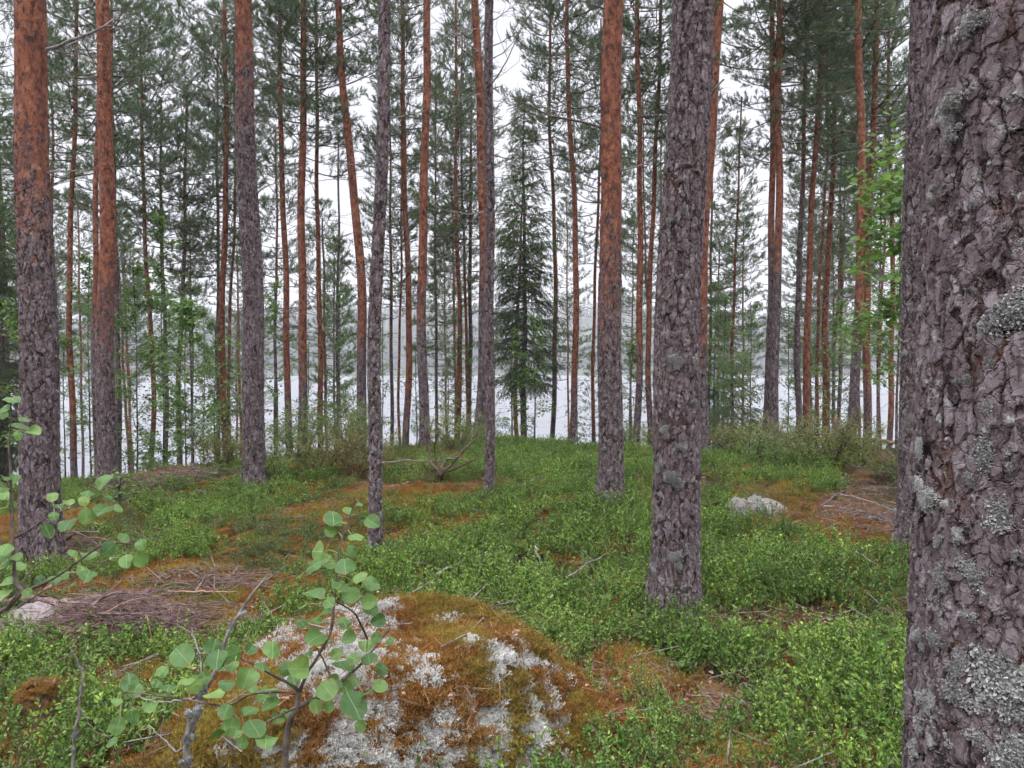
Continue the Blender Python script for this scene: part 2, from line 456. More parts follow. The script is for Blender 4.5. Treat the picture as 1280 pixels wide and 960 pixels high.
def scatter(name, pts, rots, scl, meshes, vid, parent=None):
    """ONE object of uncountable ground cover: its vertices carry instances of small plant meshes"""
    me = bpy.data.meshes.new(name); n = len(pts)
    me.vertices.add(n); me.vertices.foreach_set('co', np.asarray(pts, np.float32).ravel())
    a = me.attributes.new('rot', 'FLOAT_VECTOR', 'POINT'); a.data.foreach_set('vector', np.asarray(rots, np.float32).ravel())
    a = me.attributes.new('scl', 'FLOAT', 'POINT'); a.data.foreach_set('value', np.asarray(scl, np.float32))
    a = me.attributes.new('vid', 'INT', 'POINT'); a.data.foreach_set('value', np.asarray(vid, np.int32))
    o = bpy.data.objects.new(name, me); COL.objects.link(o)
    if parent is not None: o.parent = parent
    c = bpy.data.collections.new(name + '_kinds')
    for i, m_ in enumerate(meshes):
        c.objects.link(bpy.data.objects.new('%s_kind_%02d' % (name, i), m_))
    ng = bpy.data.node_groups.new(name, 'GeometryNodeTree')
    ng.interface.new_socket('Geometry', in_out='INPUT', socket_type='NodeSocketGeometry')
    ng.interface.new_socket('Geometry', in_out='OUTPUT', socket_type='NodeSocketGeometry')
    gi = ng.nodes.new('NodeGroupInput'); go = ng.nodes.new('NodeGroupOutput')
    ip = ng.nodes.new('GeometryNodeInstanceOnPoints'); ci = ng.nodes.new('GeometryNodeCollectionInfo')
    ci.inputs[0].default_value = c; ci.inputs['Separate Children'].default_value = True; ci.inputs['Reset Children'].default_value = True
    def attr(nm, ty):
        x = ng.nodes.new('GeometryNodeInputNamedAttribute'); x.data_type = ty; x.inputs[0].default_value = nm; return x.outputs[0]
    L = ng.links.new
    L(gi.outputs[0], ip.inputs['Points']); L(ci.outputs[0], ip.inputs['Instance']); ip.inputs['Pick Instance'].default_value = True
    L(attr('vid', 'INT'), ip.inputs['Instance Index'])
    e2r = ng.nodes.new('FunctionNodeEulerToRotation'); L(attr('rot', 'FLOAT_VECTOR'), e2r.inputs[0]); L(e2r.outputs[0], ip.inputs['Rotation'])
    L(attr('scl', 'FLOAT'), ip.inputs['Scale']); L(ip.outputs[0], go.inputs[0])
    md = o.modifiers.new('scatter', 'NODES'); md.node_group = ng
    o['kind'] = 'stuff'
    return o

# ------------------------------------------------------------------ setting
BARE = [(505, 622, 1.0, .8), (585, 612, .9, .6), (690, 632, .5, .35), (1075, 660, 1.2, .9), (1030, 640, .7, .5), (1100, 690, .5, .4),
        (850, 870, .32, .22), (790, 840, .25, .3), (905, 787, .16, .14), (240, 715, .6, .35), (140, 742, .6, .35), (100, 640, .8, .7),
        (560, 668, .5, .25), (900, 905, .25, .12), (760, 915, .28, .3), (960, 615, .5, .35), (170, 600, .9, .7),
        (400, 640, .7, .5), (430, 690, .35, .3), (830, 640, .3, .25),
        (20, 660, 1.0, 1.0), (200, 780, .8, .5), (1090, 940, .14, .12), (930, 950, .12, .1), (330, 745, .4, .35)]
bare_w = []
for px, py, rx, ry in BARE:
    p = ground_hit(px, py); bare_w.append((p[0], p[1], rx, ry))

BO = np.array([-.60, 3.22]); BR = np.array([.92, .96]); BH = .47     # the mossy boulder
def boulder_h(x, y):
    """height of the boulder's skin above z = 0 (negative outside it)"""
    u = (x - BO[0]) / BR[0]; v = (y - BO[1]) / BR[1]
    r = np.sqrt(u * u + v * v); a = np.arctan2(v, u)
    r = r / (1 + .10 * np.sin(a * 2 + .6) + .07 * np.sin(a * 3 + 2) + .04 * np.sin(a * 5))
    return BH * (1 - sstep(.45, 1.12, r) * 1.3) + (fbm(x * 3, y * 3, 41, 4) - .5) * .16 - .03 + .06 * u

def bare(x, y):
    b = np.zeros_like(np.asarray(x, float))
    wob = fbm(np.asarray(x) * 1.6, np.asarray(y) * 1.6, 77, 4) - .5
    for cx, cy, rx, ry in bare_w:
        d = np.sqrt(((x - cx) / rx) ** 2 + ((y - cy) / ry) ** 2) + wob * 1.3
        b = np.maximum(b, 1 - sstep(.65, 1.15, d))
    n = fbm(np.asarray(x) * 1.1 + 20, np.asarray(y) * 1.1, 91, 5)
    return np.maximum(b, sstep(.62, .72, n) * .8)

def axis(lo, hi, fine_lo, fine_hi, d):
    a = list(np.arange(fine_lo, fine_hi + 1e-6, d)); s = d
    while a[-1] < hi: s *= 1.12; a.append(a[-1] + s)
    s = d
    while a[0] > lo: s *= 1.12; a.insert(0, a[0] - s)
    return np.array(a)
xs = axis(-2500, 2500, -11, 11, .07); ys = axis(-2000, 3000, 1, 18.5, .07)
X, Y = np.meshgrid(xs, ys); Z = height(X, Y)
Z = Z + (fbm(X * 5, Y * 5, 8, 3) - .5) * .05 * (Y < 25)
mb = MB(); nx, ny = len(xs), len(ys)
i = (np.arange(ny - 1)[:, None] * nx + np.arange(nx - 1)[None]).ravel()
mb.add(np.stack([X, Y, Z], -1), np.stack([i, i + 1, i + nx + 1, i + nx], 1))
gr = mb.build('ground', [M['ground']], smooth=True); gr['kind'] = 'structure'
at_ = gr.data.attributes.new('bare', 'FLOAT', 'POINT'); at_.data.foreach_set('value', bare(X, Y).ravel().astype(np.float32))

mb = MB()
mb.add([(-2500, 25, LAKE_Z), (2500, 25, LAKE_Z), (2500, 900, LAKE_Z), (-2500, 900, LAKE_Z)], [[0, 1, 2, 3]])
w_ = mb.build('lake', [M['water']]); w_['kind'] = 'structure'

# hills on the far shore, with their wood
hx = np.linspace(-1100, 1100, 220); hy = np.linspace(425, 1000, 60)
HX, HY = np.meshgrid(hx, hy)
def hillz(x, y):
    shore = 455 + 60 * (fbm(x / 170, x * 0 + 1, 5, 3) - .5)
    k = sstep(0, 1, np.clip((y - shore) / 260, 0, 1))
    return LAKE_Z - 1.5 + 1.5 * sstep(shore - 20, shore + 5, y) + k * (16 + 46 * fbm(x / 260 + 7, y / 400, 12, 3)) + sstep(0, 20, y - shore) * 2
HZ = hillz(HX, HY)
mb = MB(); i = (np.arange(59)[:, None] * 220 + np.arange(219)[None]).ravel()
mb.add(np.stack([HX, HY, HZ], -1), np.stack([i, i + 1, i + 221, i + 220], 1))
hl = mb.build('hills', [M['hill']], smooth=True); hl['kind'] = 'structure'
def far_tree(rg, kind):
    b = MB(); Ht = 1.0; V = []; Fc = []
    for k in range(150):
        z = rg.uniform(.12, 1) if kind == 0 else rg.uniform(.4, 1)
        r = (.17 * (1 - z) + .01) if kind == 0 else .16 * math.sin(math.pi * min(1, (z - .35) / .65)) + .01
        a = rg.random() * 6.283; rr = r * rg.uniform(.3, 1.1)
        p = np.array([math.cos(a) * rr, math.sin(a) * rr, z]); d = rg.normal(size=3) * .05; e = rg.normal(size=3) * .04
        V += [p, p + d, p + e]; Fc.append([3 * k, 3 * k + 1, 3 * k + 2])
    b.add(V, Fc, 0); sticks(b, [(0, 0, 0)], [(0, 0, .95)], .012, .003, 4, 1)
    return b.mesh('far_tree', [M['farwood'], M['twig']])
ftm = [far_tree(np.random.default_rng(50 + k), k % 2) for k in range(4)]
n = 9000; fx = rng.uniform(-720, 720, n); fy = 440 + rng.random(n) ** 1.5 * 340
keep = fy > 455 + 60 * (fbm(fx / 170, fx * 0 + 1, 5, 3) - .5) + 2
fx, fy = fx[keep], fy[keep]; n = len(fx)
scatter('far_forest', np.stack([fx, fy, hillz(fx, fy) - .3], 1), np.stack([0 * fx, 0 * fx, rng.random(n) * 6.28], 1), rng.uniform(8, 17, n), ftm, rng.integers(0, 4, n))
bpy.data.objects['far_forest']['label'] = 'misty conifer forest covering the hills across the lake'

# ------------------------------------------------------------------ tree makers
def pine_crown(seed, zb, H, spread, dens=1.0, dead_lo=2.2, light=False, rad=.1, density_dead=1.0, lean=0):
    rg = np.random.default_rng(seed); b = MB()
    seg = {'a': [[], [], [], []], 'd': [[], [], [], []]}
    def st(k, p, q, r0, r1):
        s = seg[k]; s[0].append(p); s[1].append(q); s[2].append(r0); s[3].append(r1)
    SP = []; SD = []; SL = []
    z = dead_lo
    while z < H - .15:
        live = z > zb + rg.normal() * .35
        rel = max(0, (z - zb) / (H - zb))
        nb = rg.integers(3, 6) if live else rg.integers(2, 5)
        a0 = rg.random() * 6.28
        for k in range(nb):
            if live and rg.random() > .9 * min(1, .45 + rel * 3): continue
            if not live and rg.random() > .55 * density_dead: continue
            az = a0 + k * 6.283 / nb + rg.normal() * .35
            zz = z + rg.normal() * .07
            hd = np.array([math.cos(az), math.sin(az), 0])
            rt = rad * (1 - .75 * zz / H)
            if not live:
                L = rg.uniform(.25, 1.7) * (.35 + .65 * min(1, zz / zb)) * (1 if rg.random() < .6 else .5)
                el = math.radians(rg.uniform(-22, 14)); p = np.array([0, 0, zz]) + hd * rt * .5; ns = 5; r = .005 + L * .005
                cur = rg.normal() * .12; d = hd * math.cos(el) + np.array([0, 0, math.sin(el)])
                for s in range(ns):
                    q = p + d * L / ns
                    st('d', p, q, r * (1 - s / ns * .7), r * (1 - (s + 1) / ns * .7))
                    if s > 0 and rg.random() < .8:
                        e = unit(d + rdir(1, rg)[0] * .9); l2 = L * rg.uniform(.12, .35)
                        st('d', q, q + e * l2, r * .45, r * .2)
                        st('d', q + e * l2, q + e * l2 + unit(e + rdir(1, rg)[0] * .6) * l2 * .6, r * .2, r * .1)
                    p = q; d = unit(d + np.array([0, 0, cur]) + rdir(1, rg)[0] * .16)
                continue
            prof = (1 - rel) ** .75 * (.62 + .38 * min(1, rel * 3.5)) + .06
            L = spread * prof * rg.uniform(.65, 1.15)
            el = math.radians(-14 + 58 * rel + rg.normal() * 9)
            d = hd * math.cos(el) + np.array([0, 0, math.sin(el)]); p = np.array([0, 0, zz]); ns = max(4, int(L / .2)); r = .008 + L * .009
            bend = .05 + rg.random() * .08
            for s in range(ns):
                q = p + d * L / ns; t = (s + 1) / ns
                st('a', p, q, r * (1 - (t - 1 / ns) * .85), r * (1 - t * .85))
                if t > .28:
                    for sd in (-1, 1):
                        if rg.random() > .93 * dens: continue
                        side = np.cross(d, [0, 0, 1.0]) * sd
                        e = unit(d * rg.uniform(.35, .9) + side * rg.uniform(.5, 1) + np.array([0, 0, rg.uniform(-.1, .35)]))
                        l2 = (.16 + .40 * (1 - t) * min(1, L)) * rg.uniform(.7, 1.3); pp = q; m = max(2, int(l2 / .1))
                        for j in range(m):
                            e = unit(e + np.array([0, 0, .12]) + rdir(1, rg)[0] * .15)
                            qq = pp + e * l2 / m; st('a', pp, qq, .0045, .003)
                            for _ in range(2):
                                f = unit(e + rdir(1, rg)[0] * .85 + np.array([0, 0, .3])); l3 = rg.uniform(.05, .14)
                                if rg.random() < .8:
                                    SP.append(qq); SD.append(f); SL.append(l3 + .05)
                            pp = qq
                        SP.append(pp); SD.append(unit(e + np.array([0, 0, .35]))); SL.append(rg.uniform(.1, .18))
                d = unit(d + np.array([0, 0, bend]) + rdir(1, rg)[0] * .08); p = q
            SP.append(p); SD.append(d); SL.append(.18)
        z += rg.uniform(.26, .44)
    SP.append(np.array([0, 0, H - .1])); SD.append(np.array([0, 0, 1.])); SL.append(.3)
    for k, mt in (('a', 0), ('d', 1)):
        s = seg[k]
        if s[0]: sticks(b, s[0], s[1], s[2], s[3], 3, mt)
    P = np.array(SP); D = np.array(SD); Ls = np.array(SL)
    sticks(b, P, P + D * Ls[:, None], .0028, .0015, 3, 0)
    needles(b, P, D, Ls, 34, .066, .0068, 2, (32, 66), rg, .12)
    return b.mesh('pine_crown', [M['twig'], M['deadwood'], M['needle_light'] if light else M['needle']])

def spruce_crown(seed, zb, H, spread, light_top=True):
    rg = np.random.default_rng(seed); b = MB()
    A = [[], [], [], []]; SP = []; SD = []; SL = []
    z = zb
    while z < H - .05:
        rel = (z - zb) / (H - zb)
        nb = rg.integers(4, 7); a0 = rg.random() * 6.28
        for k in range(nb):
            az = a0 + k * 6.283 / nb + rg.normal() * .3; hd = np.array([math.cos(az), math.sin(az), 0])
            L = spread * ((1 - rel) ** .8 * (.7 + .3 * min(1, rel * 6)) + .03) * rg.uniform(.6, 1.15)
            el = math.radians(-22 + 60 * rel ** 1.3 + rg.normal() * 7); d = hd * math.cos(el) + np.array([0, 0, math.sin(el)])
            p = np.array([0, 0, z + rg.normal() * .05]); ns = max(3, int(L / .13)); r = .005 + L * .008
            for s in range(ns):
                q = p + d * L / ns; t = (s + 1) / ns
                A[0].append(p); A[1].append(q); A[2].append(r * (1 - .8 * s / ns)); A[3].append(r * (1 - .8 * t))
                SP.append(p); SD.append(d); SL.append(L / ns)
                if t > .12:
                    for sd in (-1, 1):
                        side = np.cross(d, [0, 0, 1.0]) * sd; e = unit(d * .7 + side * rg.uniform(.6, 1) + np.array([0, 0, rg.uniform(-.5, -.02)]))
                        l2 = (.14 + .45 * (1 - t) * min(1, L)) * rg.uniform(.6, 1.2); m = max(1, int(l2 / .1)); pp = q
                        for j in range(m):
                            qq = pp + e * l2 / m; SP.append(pp); SD.append(e); SL.append(l2 / m)
                            for _ in range(2):
                                f = unit(e * .8 + rdir(1, rg)[0] * .55 + np.array([0, 0, -.6])); SP.append(qq); SD.append(f); SL.append(rg.uniform(.07, .2))
                            pp = qq; e = unit(e + np.array([0, 0, -.12]))
                d = unit(d + np.array([0, 0, .05])); p = q
        z += rg.uniform(.15, .27)
    sticks(b, *A, 3, 0)
    P = np.array(SP); D = np.array(SD); Ls = np.array(SL)
    sticks(b, P, P + D * Ls[:, None], .0025, .0015, 3, 0)
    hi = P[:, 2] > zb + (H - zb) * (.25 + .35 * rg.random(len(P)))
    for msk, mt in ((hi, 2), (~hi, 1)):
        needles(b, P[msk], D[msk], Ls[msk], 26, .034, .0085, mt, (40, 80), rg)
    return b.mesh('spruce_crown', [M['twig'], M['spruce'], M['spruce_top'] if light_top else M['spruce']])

def leafy_crown(seed, zb, H, spread, nleaf=1400, ls=.05, mat='birch'):
    rg = np.random.default_rng(seed); b = MB(); A = [[], [], [], []]; tips = []
    z = zb
    while z < H:
        rel = (z - zb) / (H - zb); az = rg.random() * 6.28; L = spread * (math.sin(math.pi * min(1, .22 + rel * .75)) * .9 + .1) * rg.uniform(.5, 1.1)
        hd = np.array([math.cos(az), math.sin(az), 0]); el = math.radians(rg.uniform(5, 45) + 20 * rel)
        d = hd * math.cos(el) + np.array([0, 0, math.sin(el)]); p = np.array([0, 0, z]); ns = 6
        for s in range(ns):
            q = p + d * L / ns; r = .004 + .006 * L * (1 - s / ns)
            A[0].append(p); A[1].append(q); A[2].append(r); A[3].append(r * .85)
            for _ in range(2):
                e = unit(d * .6 + rdir(1, rg)[0] * .8); l2 = L * rg.uniform(.1, .32)
                A[0].append(q); A[1].append(q + e * l2); A[2].append(.003); A[3].append(.0015)
                for u in (.35, .7, 1): tips.append(q + e * l2 * u)
            d = unit(d + np.array([0, 0, -.06]) + rdir(1, rg)[0] * .18); p = q
        z += (H - zb) / 26 * rg.uniform(.5, 1.5)
    sticks(b, *A, 3, 0)
    T = np.array(tips); idx = rg.integers(0, len(T), nleaf); P = T[idx] + rg.normal(size=(nleaf, 3)) * .045
    D = unit(rdir(nleaf, rg) * np.array([1, 1, .45]) + np.array([0, 0, -.25])); Nn = unit(rdir(nleaf, rg) * .7 + np.array([0, 0, 1.0]))
    l = ls * rg.uniform(.6, 1.25, nleaf)
    leaves(b, P, D, Nn, l, l * .72, 1, .08)
    return b.mesh('leafy_crown', [M['twig'], M[mat]])

def trunk_mesh(name, r0, H, mat, nsides=20, fine=None, seed=0, zs=None, flare=.28, bow=0.0, sink=.25, taper=.62):
    rg = np.random.default_rng(seed)
    if zs is None: zs = np.concatenate([np.linspace(-sink, .8, 8), np.linspace(1.1, H, int(H / .5))])
    a = np.arange(nsides) * 2 * math.pi / nsides
    ph = rg.random(8) * 6.28
    R = r0 * (1 - taper * np.clip(zs, 0, H) / H) * (1 + 1.3 * flare * np.exp(-np.clip(zs, 0, 9) / .2))
    R = np.maximum(R, .012)
    lob = 1 + .025 * np.cos(2 * a[None] + ph[0] + zs[:, None] * .3) + .015 * np.cos(3 * a[None] + ph[1] + zs[:, None] * .5) + (.12 * np.cos(5 * a[None] + ph[2])) * np.exp(-np.clip(zs, 0, 9) / .25)[:, None]
    wob = .012 * np.sin(zs * 2.1 + ph[3]) + .02 * np.sin(zs * .9 + ph[4]); wob2 = .015 * np.sin(zs * 1.3 + ph[5])
    k = np.clip(zs / 1.5, 0, 1)
    bx = bow * np.sin(np.clip(zs / 7, 0, 1.6) * math.pi)
    Rr = R[:, None] * lob
    V = np.stack([np.cos(a)[None] * Rr + (wob * k + bx)[:, None], np.sin(a)[None] * Rr + (wob2 * k)[:, None], np.broadcast_to(zs[:, None], Rr.shape)], -1)
    n = len(zs); b = MB()
    i = np.arange(n - 1)[:, None] * nsides; j = np.arange(nsides)[None]; j2 = (j + 1) % nsides
    Fc = np.stack([(i + j), (i + j2), (i + nsides + j2), (i + nsides + j)], -1).reshape(-1, 4)
    b.add(V.reshape(-1, 3), Fc)
    top = V[-1]; b.add(np.vstack([top, top.mean(0)[None] + [0, 0, .02]]), [[q, (q + 1) % nsides, nsides] for q in range(nsides)])
    return b.mesh(name, [M[mat]], True)

# crown kinds, shared by the trees
CROWN = {}
def crown(kind):
    if kind in CROWN: return CROWN[kind]
    t, k = kind
    s = 100 + k * 7 + {'m': 0, 'f': 31, 'n': 57, 's': 83, 't': 91}[t]
    if t == 'm': me = pine_crown(s, 6.7 + (k % 3) * .7, 15 + k % 3, 1.75, 1.0, 3.0, False, .11, 1.0)
    elif t == 'f': me = pine_crown(s, 6.3 + (k % 4) * .6, 15.5 + (k % 3) * .8, 1.95, .95, 2.8, False, .1, .8)
    elif t == 'n': me = pine_crown(s, 8.5, 15.5, 1.9, .8, 5.5, False, .13, .5)
    elif t == 's': me = pine_crown(s, 2.6 + (k % 2), 9.5 + k % 2, 1.2, .85, 1.3, True, .06, .9)       # slender young pines with lighter needles
    elif t == 't': me = pine_crown(s, 11.0, 17, 1.3, .8, 3.2, False, .09, 1.6)
    CROWN[kind] = me; return me

STAND = 'pines of the stand'
def pine(px, base, topx, dia, H=16, ck=('m', 0), trans=3.0, lich=.4, label='', near=False, group=STAND, bright=1.0, bow=0.0, cat='pine tree', seed=None, rz=None, sides=14):
    """base = pixel row of the visible foot, or a depth in metres when it is under 60"""
    if base > 60: p = ground_hit(px, base)
    else:
        q = at(px, 480, base); p = np.array([q[0], base, float(height(q[0], base))])
    p[2] = float(height(p[0], p[1]))
    d = ray(topx, 0); ptop = CAM + d * (p[1] / d[1])
    # pixel column of the foot may be hidden: px is where the trunk meets the undergrowth
    lean = math.atan2(ptop[0] - p[0], ptop[2] - p[2])
    e = empty('pine_tree', p, label, cat, group)
    e.rotation_euler = (0, lean, 0)
    seed = int(px * 7) if seed is None else seed
    tm = trunk_mesh('trunk', dia / 2, H, 'bark_far', sides, seed=seed, bow=bow) if not near else near
    tk = put('trunk', tm, e, color=(trans / 20, lich, bright)); tk.rotation_euler.z = 0
    if ck:
        c = put('crown', crown(ck), e); c.rotation_euler.z = random.random() * 6.28 if rz is None else rz
    return e, tk, p

def on_trunk_branch(e, pts, r0, mat='deadwood', lab=None, twigs=3, seed=0):
    """dead branch given by pixel waypoints, first one on the trunk; e stands at its depth"""
    rg = np.random.default_rng(seed + int(pts[0][0]))
    Y0 = e.location.y; W = []
    for k, q in enumerate(pts):
        W.append(at(q[0], q[1], Y0 + (q[2] if len(q) > 2 else -.03 * k)))
    inv = np.array(e.matrix_basis.inverted())
    path = smooth_path(W, 9); b = MB()
    path[1:] += rg.normal(size=(8, 3)) * .006
    r = np.linspace(r0, r0 * .35, 9)
    hom = np.hstack([path, np.ones((9, 1))]) @ inv.T
    chain(b, hom[:, :3], r, 6, 0)
    L = np.linalg.norm(path[-1] - path[0])
    for j in range(twigs):
        i = rg.integers(3, 8); d = unit(hom[-1, :3] - hom[0, :3] + rdir(1, rg)[0] * L * .9)
        l = L * rg.uniform(.12, .3); P0 = hom[i, :3]; P1 = P0 + d * l
        sticks(b, [P0, P1], [P1, P1 + unit(d + rdir(1, rg)[0] * .6) * l * .6], [r0 * .35, r0 * .22], [r0 * .22, r0 * .1], 4, 0)
    o = b.build('branch', [M[mat]], e)
    if lab: o['label'] = lab
    return o

def lichen_tuft(rg, n, size, thick):
    """ruffled lobes standing off the bark; local z is outwards"""
    b = MB()
    ca = rg.normal(size=(5, 2)) * size * .45
    c = ca[rg.integers(0, 5, n)] + rg.normal(size=(n, 2)) * size * .17
    hgt = thick * rg.random(n) ** .7 * np.exp(-(np.linalg.norm(c, axis=1) / size) ** 2)
    P = np.column_stack([c, hgt])
    D = unit(rdir(n, rg) * np.array([1, 1, .7]) + np.array([0, 0, .5])); Nn = rdir(n, rg)
    l = rg.uniform(.35, 1.2, n) * .0085
    leaves(b, P, D, Nn, l, l * .75, 0, .3)
    return b.mesh('lichen_tuft', [M['lichen']])
LT = [lichen_tuft(np.random.default_rng(300 + k), [1300, 2000, 800][k % 3], [.05, .072, .034][k % 3], .018) for k in range(6)]

def stick_on(e, trunk_r, wp, mesh, scale=1.0, rz=0.0):
    """put a lichen tuft on the bark where the ray through pixel wp meets the trunk (approximated by a tapering cylinder)"""
    inv = e.matrix_basis.inverted(); o = inv @ Vector(CAM); d = (inv.to_3x3() @ Vector(ray(*wp))).normalized()
    a = d.x ** 2 + d.y ** 2; bb = 2 * (o.x * d.x + o.y * d.y); R = trunk_r
    for _ in range(2):
        c = o.x ** 2 + o.y ** 2 - R * R; disc = bb * bb - 4 * a * c
        if disc < 0: t = -bb / (2 * a)
        else: t = (-bb - math.sqrt(disc)) / (2 * a)
        q = o + d * t
    nrm = Vector((q.x, q.y, 0)).normalized()
    q = nrm * R + Vector((0, 0, q.z))
    t_ = put('lichen_tuft', mesh, e, q)
    m = nrm.to_track_quat('Z', 'Y').to_matrix().to_4x4() @ Matrix.Rotation(rz, 4, 'Z')
    t_.rotation_euler = m.to_euler(); t_.scale = (scale, scale, scale)
    return t_

# ------------------------------------------------------------------ the big near trunk on the right
AD, AR = 1.42, .187
ang = math.atan((1137 - 640) / F) + math.asin(AR / AD)
ap = np.array([math.sin(ang) * AD, math.cos(ang) * AD, 0]); ap[2] = float(height(ap[0], ap[1]))
zf = np.concatenate([np.linspace(-.3, .75, 40), np.arange(.755, 2.45, .0024), np.linspace(2.46, 4.5, 120), np.linspace(4.7, 17, 40)])
e = empty('pine_tree', ap, 'huge close pine trunk with thick scaly grey bark filling the right edge', 'pine tree', STAND)
tk = put('trunk', trunk_mesh('trunk', AR * 1.07, 17, 'bark_big', 470, zs=zf, seed=5), e, color=(.45, .75, .9))
c = put('crown', crown(('n', 0)), e)
for k, (px, py, s) in enumerate([(1195, 120, 1.0), (1180, 140, .6), (1190, 165, .7), (1218, 40, 1.0), (1268, 385, 1.3), (1245, 398, .8), (1240, 512, .8), (1165, 612, .8), (1258, 565, .8),
                        (1270, 625, 1.0), (1235, 570, .9), (1256, 580, .8), (1212, 596, .7), (1262, 660, 1.2), (1275, 695, 1.0), (1185, 725, .9), (1215, 715, .8), (1238, 715, .8),
                        (1175, 800, .9), (1195, 815, .7), (1218, 770, .7), (1240, 840, 1.5), (1268, 855, 1.6), (1230, 875, 1.3), (1265, 890, 1.4), (1215, 868, 1.0), (1250, 925, 1.2),
                        (1222, 910, .9), (1275, 940, 1.3), (1150, 905, .8), (1152, 870, .6), (1146, 800, .5), (1142, 935, .8), (1176, 680, .5), (1150, 560, .5), (1218, 258, .4), (1240, 455, .5),
                        (1207, 470, .4), (1190, 930, .6), (1150, 388, .35), (1275, 480, .6)]):
    stick_on(e, AR + .004, (px, py), LT[k % 6], s * .52, k * 1.7)

# ------------------------------------------------------------------ near pines with real bark relief
def near_mesh(r, H, n, dz, ztop, seed, bow=0.0, flare=.28, taper=.62):
    zs = np.concatenate([np.arange(-.25, ztop, dz), np.linspace(ztop + .1, H, 30)])
    return trunk_mesh('trunk', r, H, 'bark_near', n, zs=zs, seed=seed, bow=bow, flare=flare, taper=taper)

eB, _, pB = pine(843, 765, 862, .30, 17, ('n', 1), 9, .55, 'thick grey pine with lichen clumps standing alone right of centre', near=near_mesh(.148, 17, 190, .0065, 4.4, 2, flare=.26))
for k, (px, py, s) in enumerate([(850, 450, 1.0), (838, 452, .8), (868, 448, .7), (826, 585, .9), (842, 600, 1.1), (835, 598, .8), (826, 645, .8), (838, 700, .9), (828, 720, .8), (866, 690, .8), (818, 712, .8),
                                 (848, 705, .6), (868, 500, .6), (828, 540, .7), (836, 275, .8), (858, 262, .6), (852, 560, .5), (866, 600, .5), (822, 665, .6), (868, 700, .7)]):
    stick_on(eB, .156, (px, py), LT[k % 6], s * 1.0, k * 2.1)
for k, pts in enumerate([[(868, 152), (880, 130), (902, 100, -.15)], [(866, 396), (878, 386), (889, 384, -.05)], [(852, 352), (846, 346, -.16), (842, 338, -.22)], [(856, 250), (851, 243, -.17), (849, 235, -.2)], [(864, 462), (873, 464, 0), (876, 466)], [(870, 600), (878, 598), (881, 598)]]):
    on_trunk_branch(eB, pts, [.016, .014, .013, .013, .011, .011][k], twigs=0 if k else 1)

eD, _, pD = pine(52, 703, 38, .30, 17, ('n', 2), 3.3, .45, 'stout pine at far left, grey below and orange above', near=near_mesh(.158, 17, 170, .008, 5.2, 3, flare=.28))
on_trunk_branch(eD, [(58, 62), (90, 50), (112, 42), (131, 33), (150, 15, .1)], .016, twigs=3)
on_trunk_branch(eD, [(30, 60), (22, 38, -.1), (14, 18, -.15)], .013, 'twig', twigs=1)
on_trunk_branch(eD, [(64, 145), (70, 138), (73, 150)], .011, 'twig', twigs=0)
on_trunk_branch(eD, [(60, 216), (90, 214), (118, 216)], .009, twigs=2)
on_trunk_branch(eD, [(62, 485), (72, 488), (76, 496)], .008, twigs=0)
on_trunk_branch(eD, [(62, 178), (95, 190), (118, 202)], .008, 'twig', twigs=2)

eE, _, pE = pine(135, 612, 129, .25, 17, ('n', 1), 2.5, .35, 'straight orange pine standing right of the stout far left pine', near=near_mesh(.124, 17, 110, .012, 6.5, 4, flare=.28))
on_trunk_branch(eE, [(130, 33), (100, 50, -.6), (62, 62, -1.2)], .014, twigs=4)
for k, pts in enumerate([[(136, 40), (156, 28), (166, 18)], [(128, 240), (118, 215), (100, 190, -.3)], [(138, 245), (129, 232, -.12), (127, 222, -.16)], [(140, 118), (160, 105), (172, 96)], [(128, 120), (100, 105), (80, 88)], [(128, 285), (108, 262), (92, 250)]]):
    on_trunk_branch(eE, pts, .011, twigs=2, mat='twig' if k % 2 else 'deadwood')

eF, _, pF = pine(319, 613, 305, .27, 17, ('n', 2), 5.2, .55, 'tall pine rising behind the left bilberry patch, grey to shoulder height', near=near_mesh(.132, 17, 110, .012, 6.5, 6, flare=.3))
for k, pts in enumerate([[(302, 150), (280, 130), (255, 118)], [(314, 245), (330, 235), (345, 228)], [(300, 42), (270, 30), (240, 22)], [(310, 110), (335, 100), (352, 96)]]):
    on_trunk_branch(eF, pts, .012, twigs=3)

eC, _, pC = pine(762, 635, 767, .245, 17, ('n', 0), 2.5, .45, 'orange pine left of the thick grey one with a dead branch reaching left', near=near_mesh(.124, 17, 120, .010, 5.9, 7, flare=.32))
for k, pts in enumerate([[(756, 162), (725, 152), (690, 145), (662, 133), (644, 126)], [(770, 216), (800, 207), (820, 200)], [(760, 60), (735, 72), (718, 58)], [(756, 12), (740, 6), (722, 0)], [(774, 20), (790, 8), (802, -4)],
                         [(760, 156), (764, 160, -.13), (765, 168, -.15)], [(762, 222), (752, 220, -.1), (751, 214, -.13)], [(775, 280), (788, 272), (796, 271)], [(770, 110), (782, 102), (790, 100)]]):
    on_trunk_branch(eC, pts, [.015, .011, .010, .011, .010, .013, .013, .006, .006][k], twigs=[2, 1, 1, 1, 1, 0, 0, 1, 1][k], mat='twig' if k != 1 else 'deadwood')
for k, (px, py, s) in enumerate([(756, 560, .8), (768, 600, .9), (752, 590, .7), (762, 620, 1), (770, 540, .6), (758, 520, .5)]):
    stick_on(eC, .131, (px, py), LT[k % 6], s * .9, k)

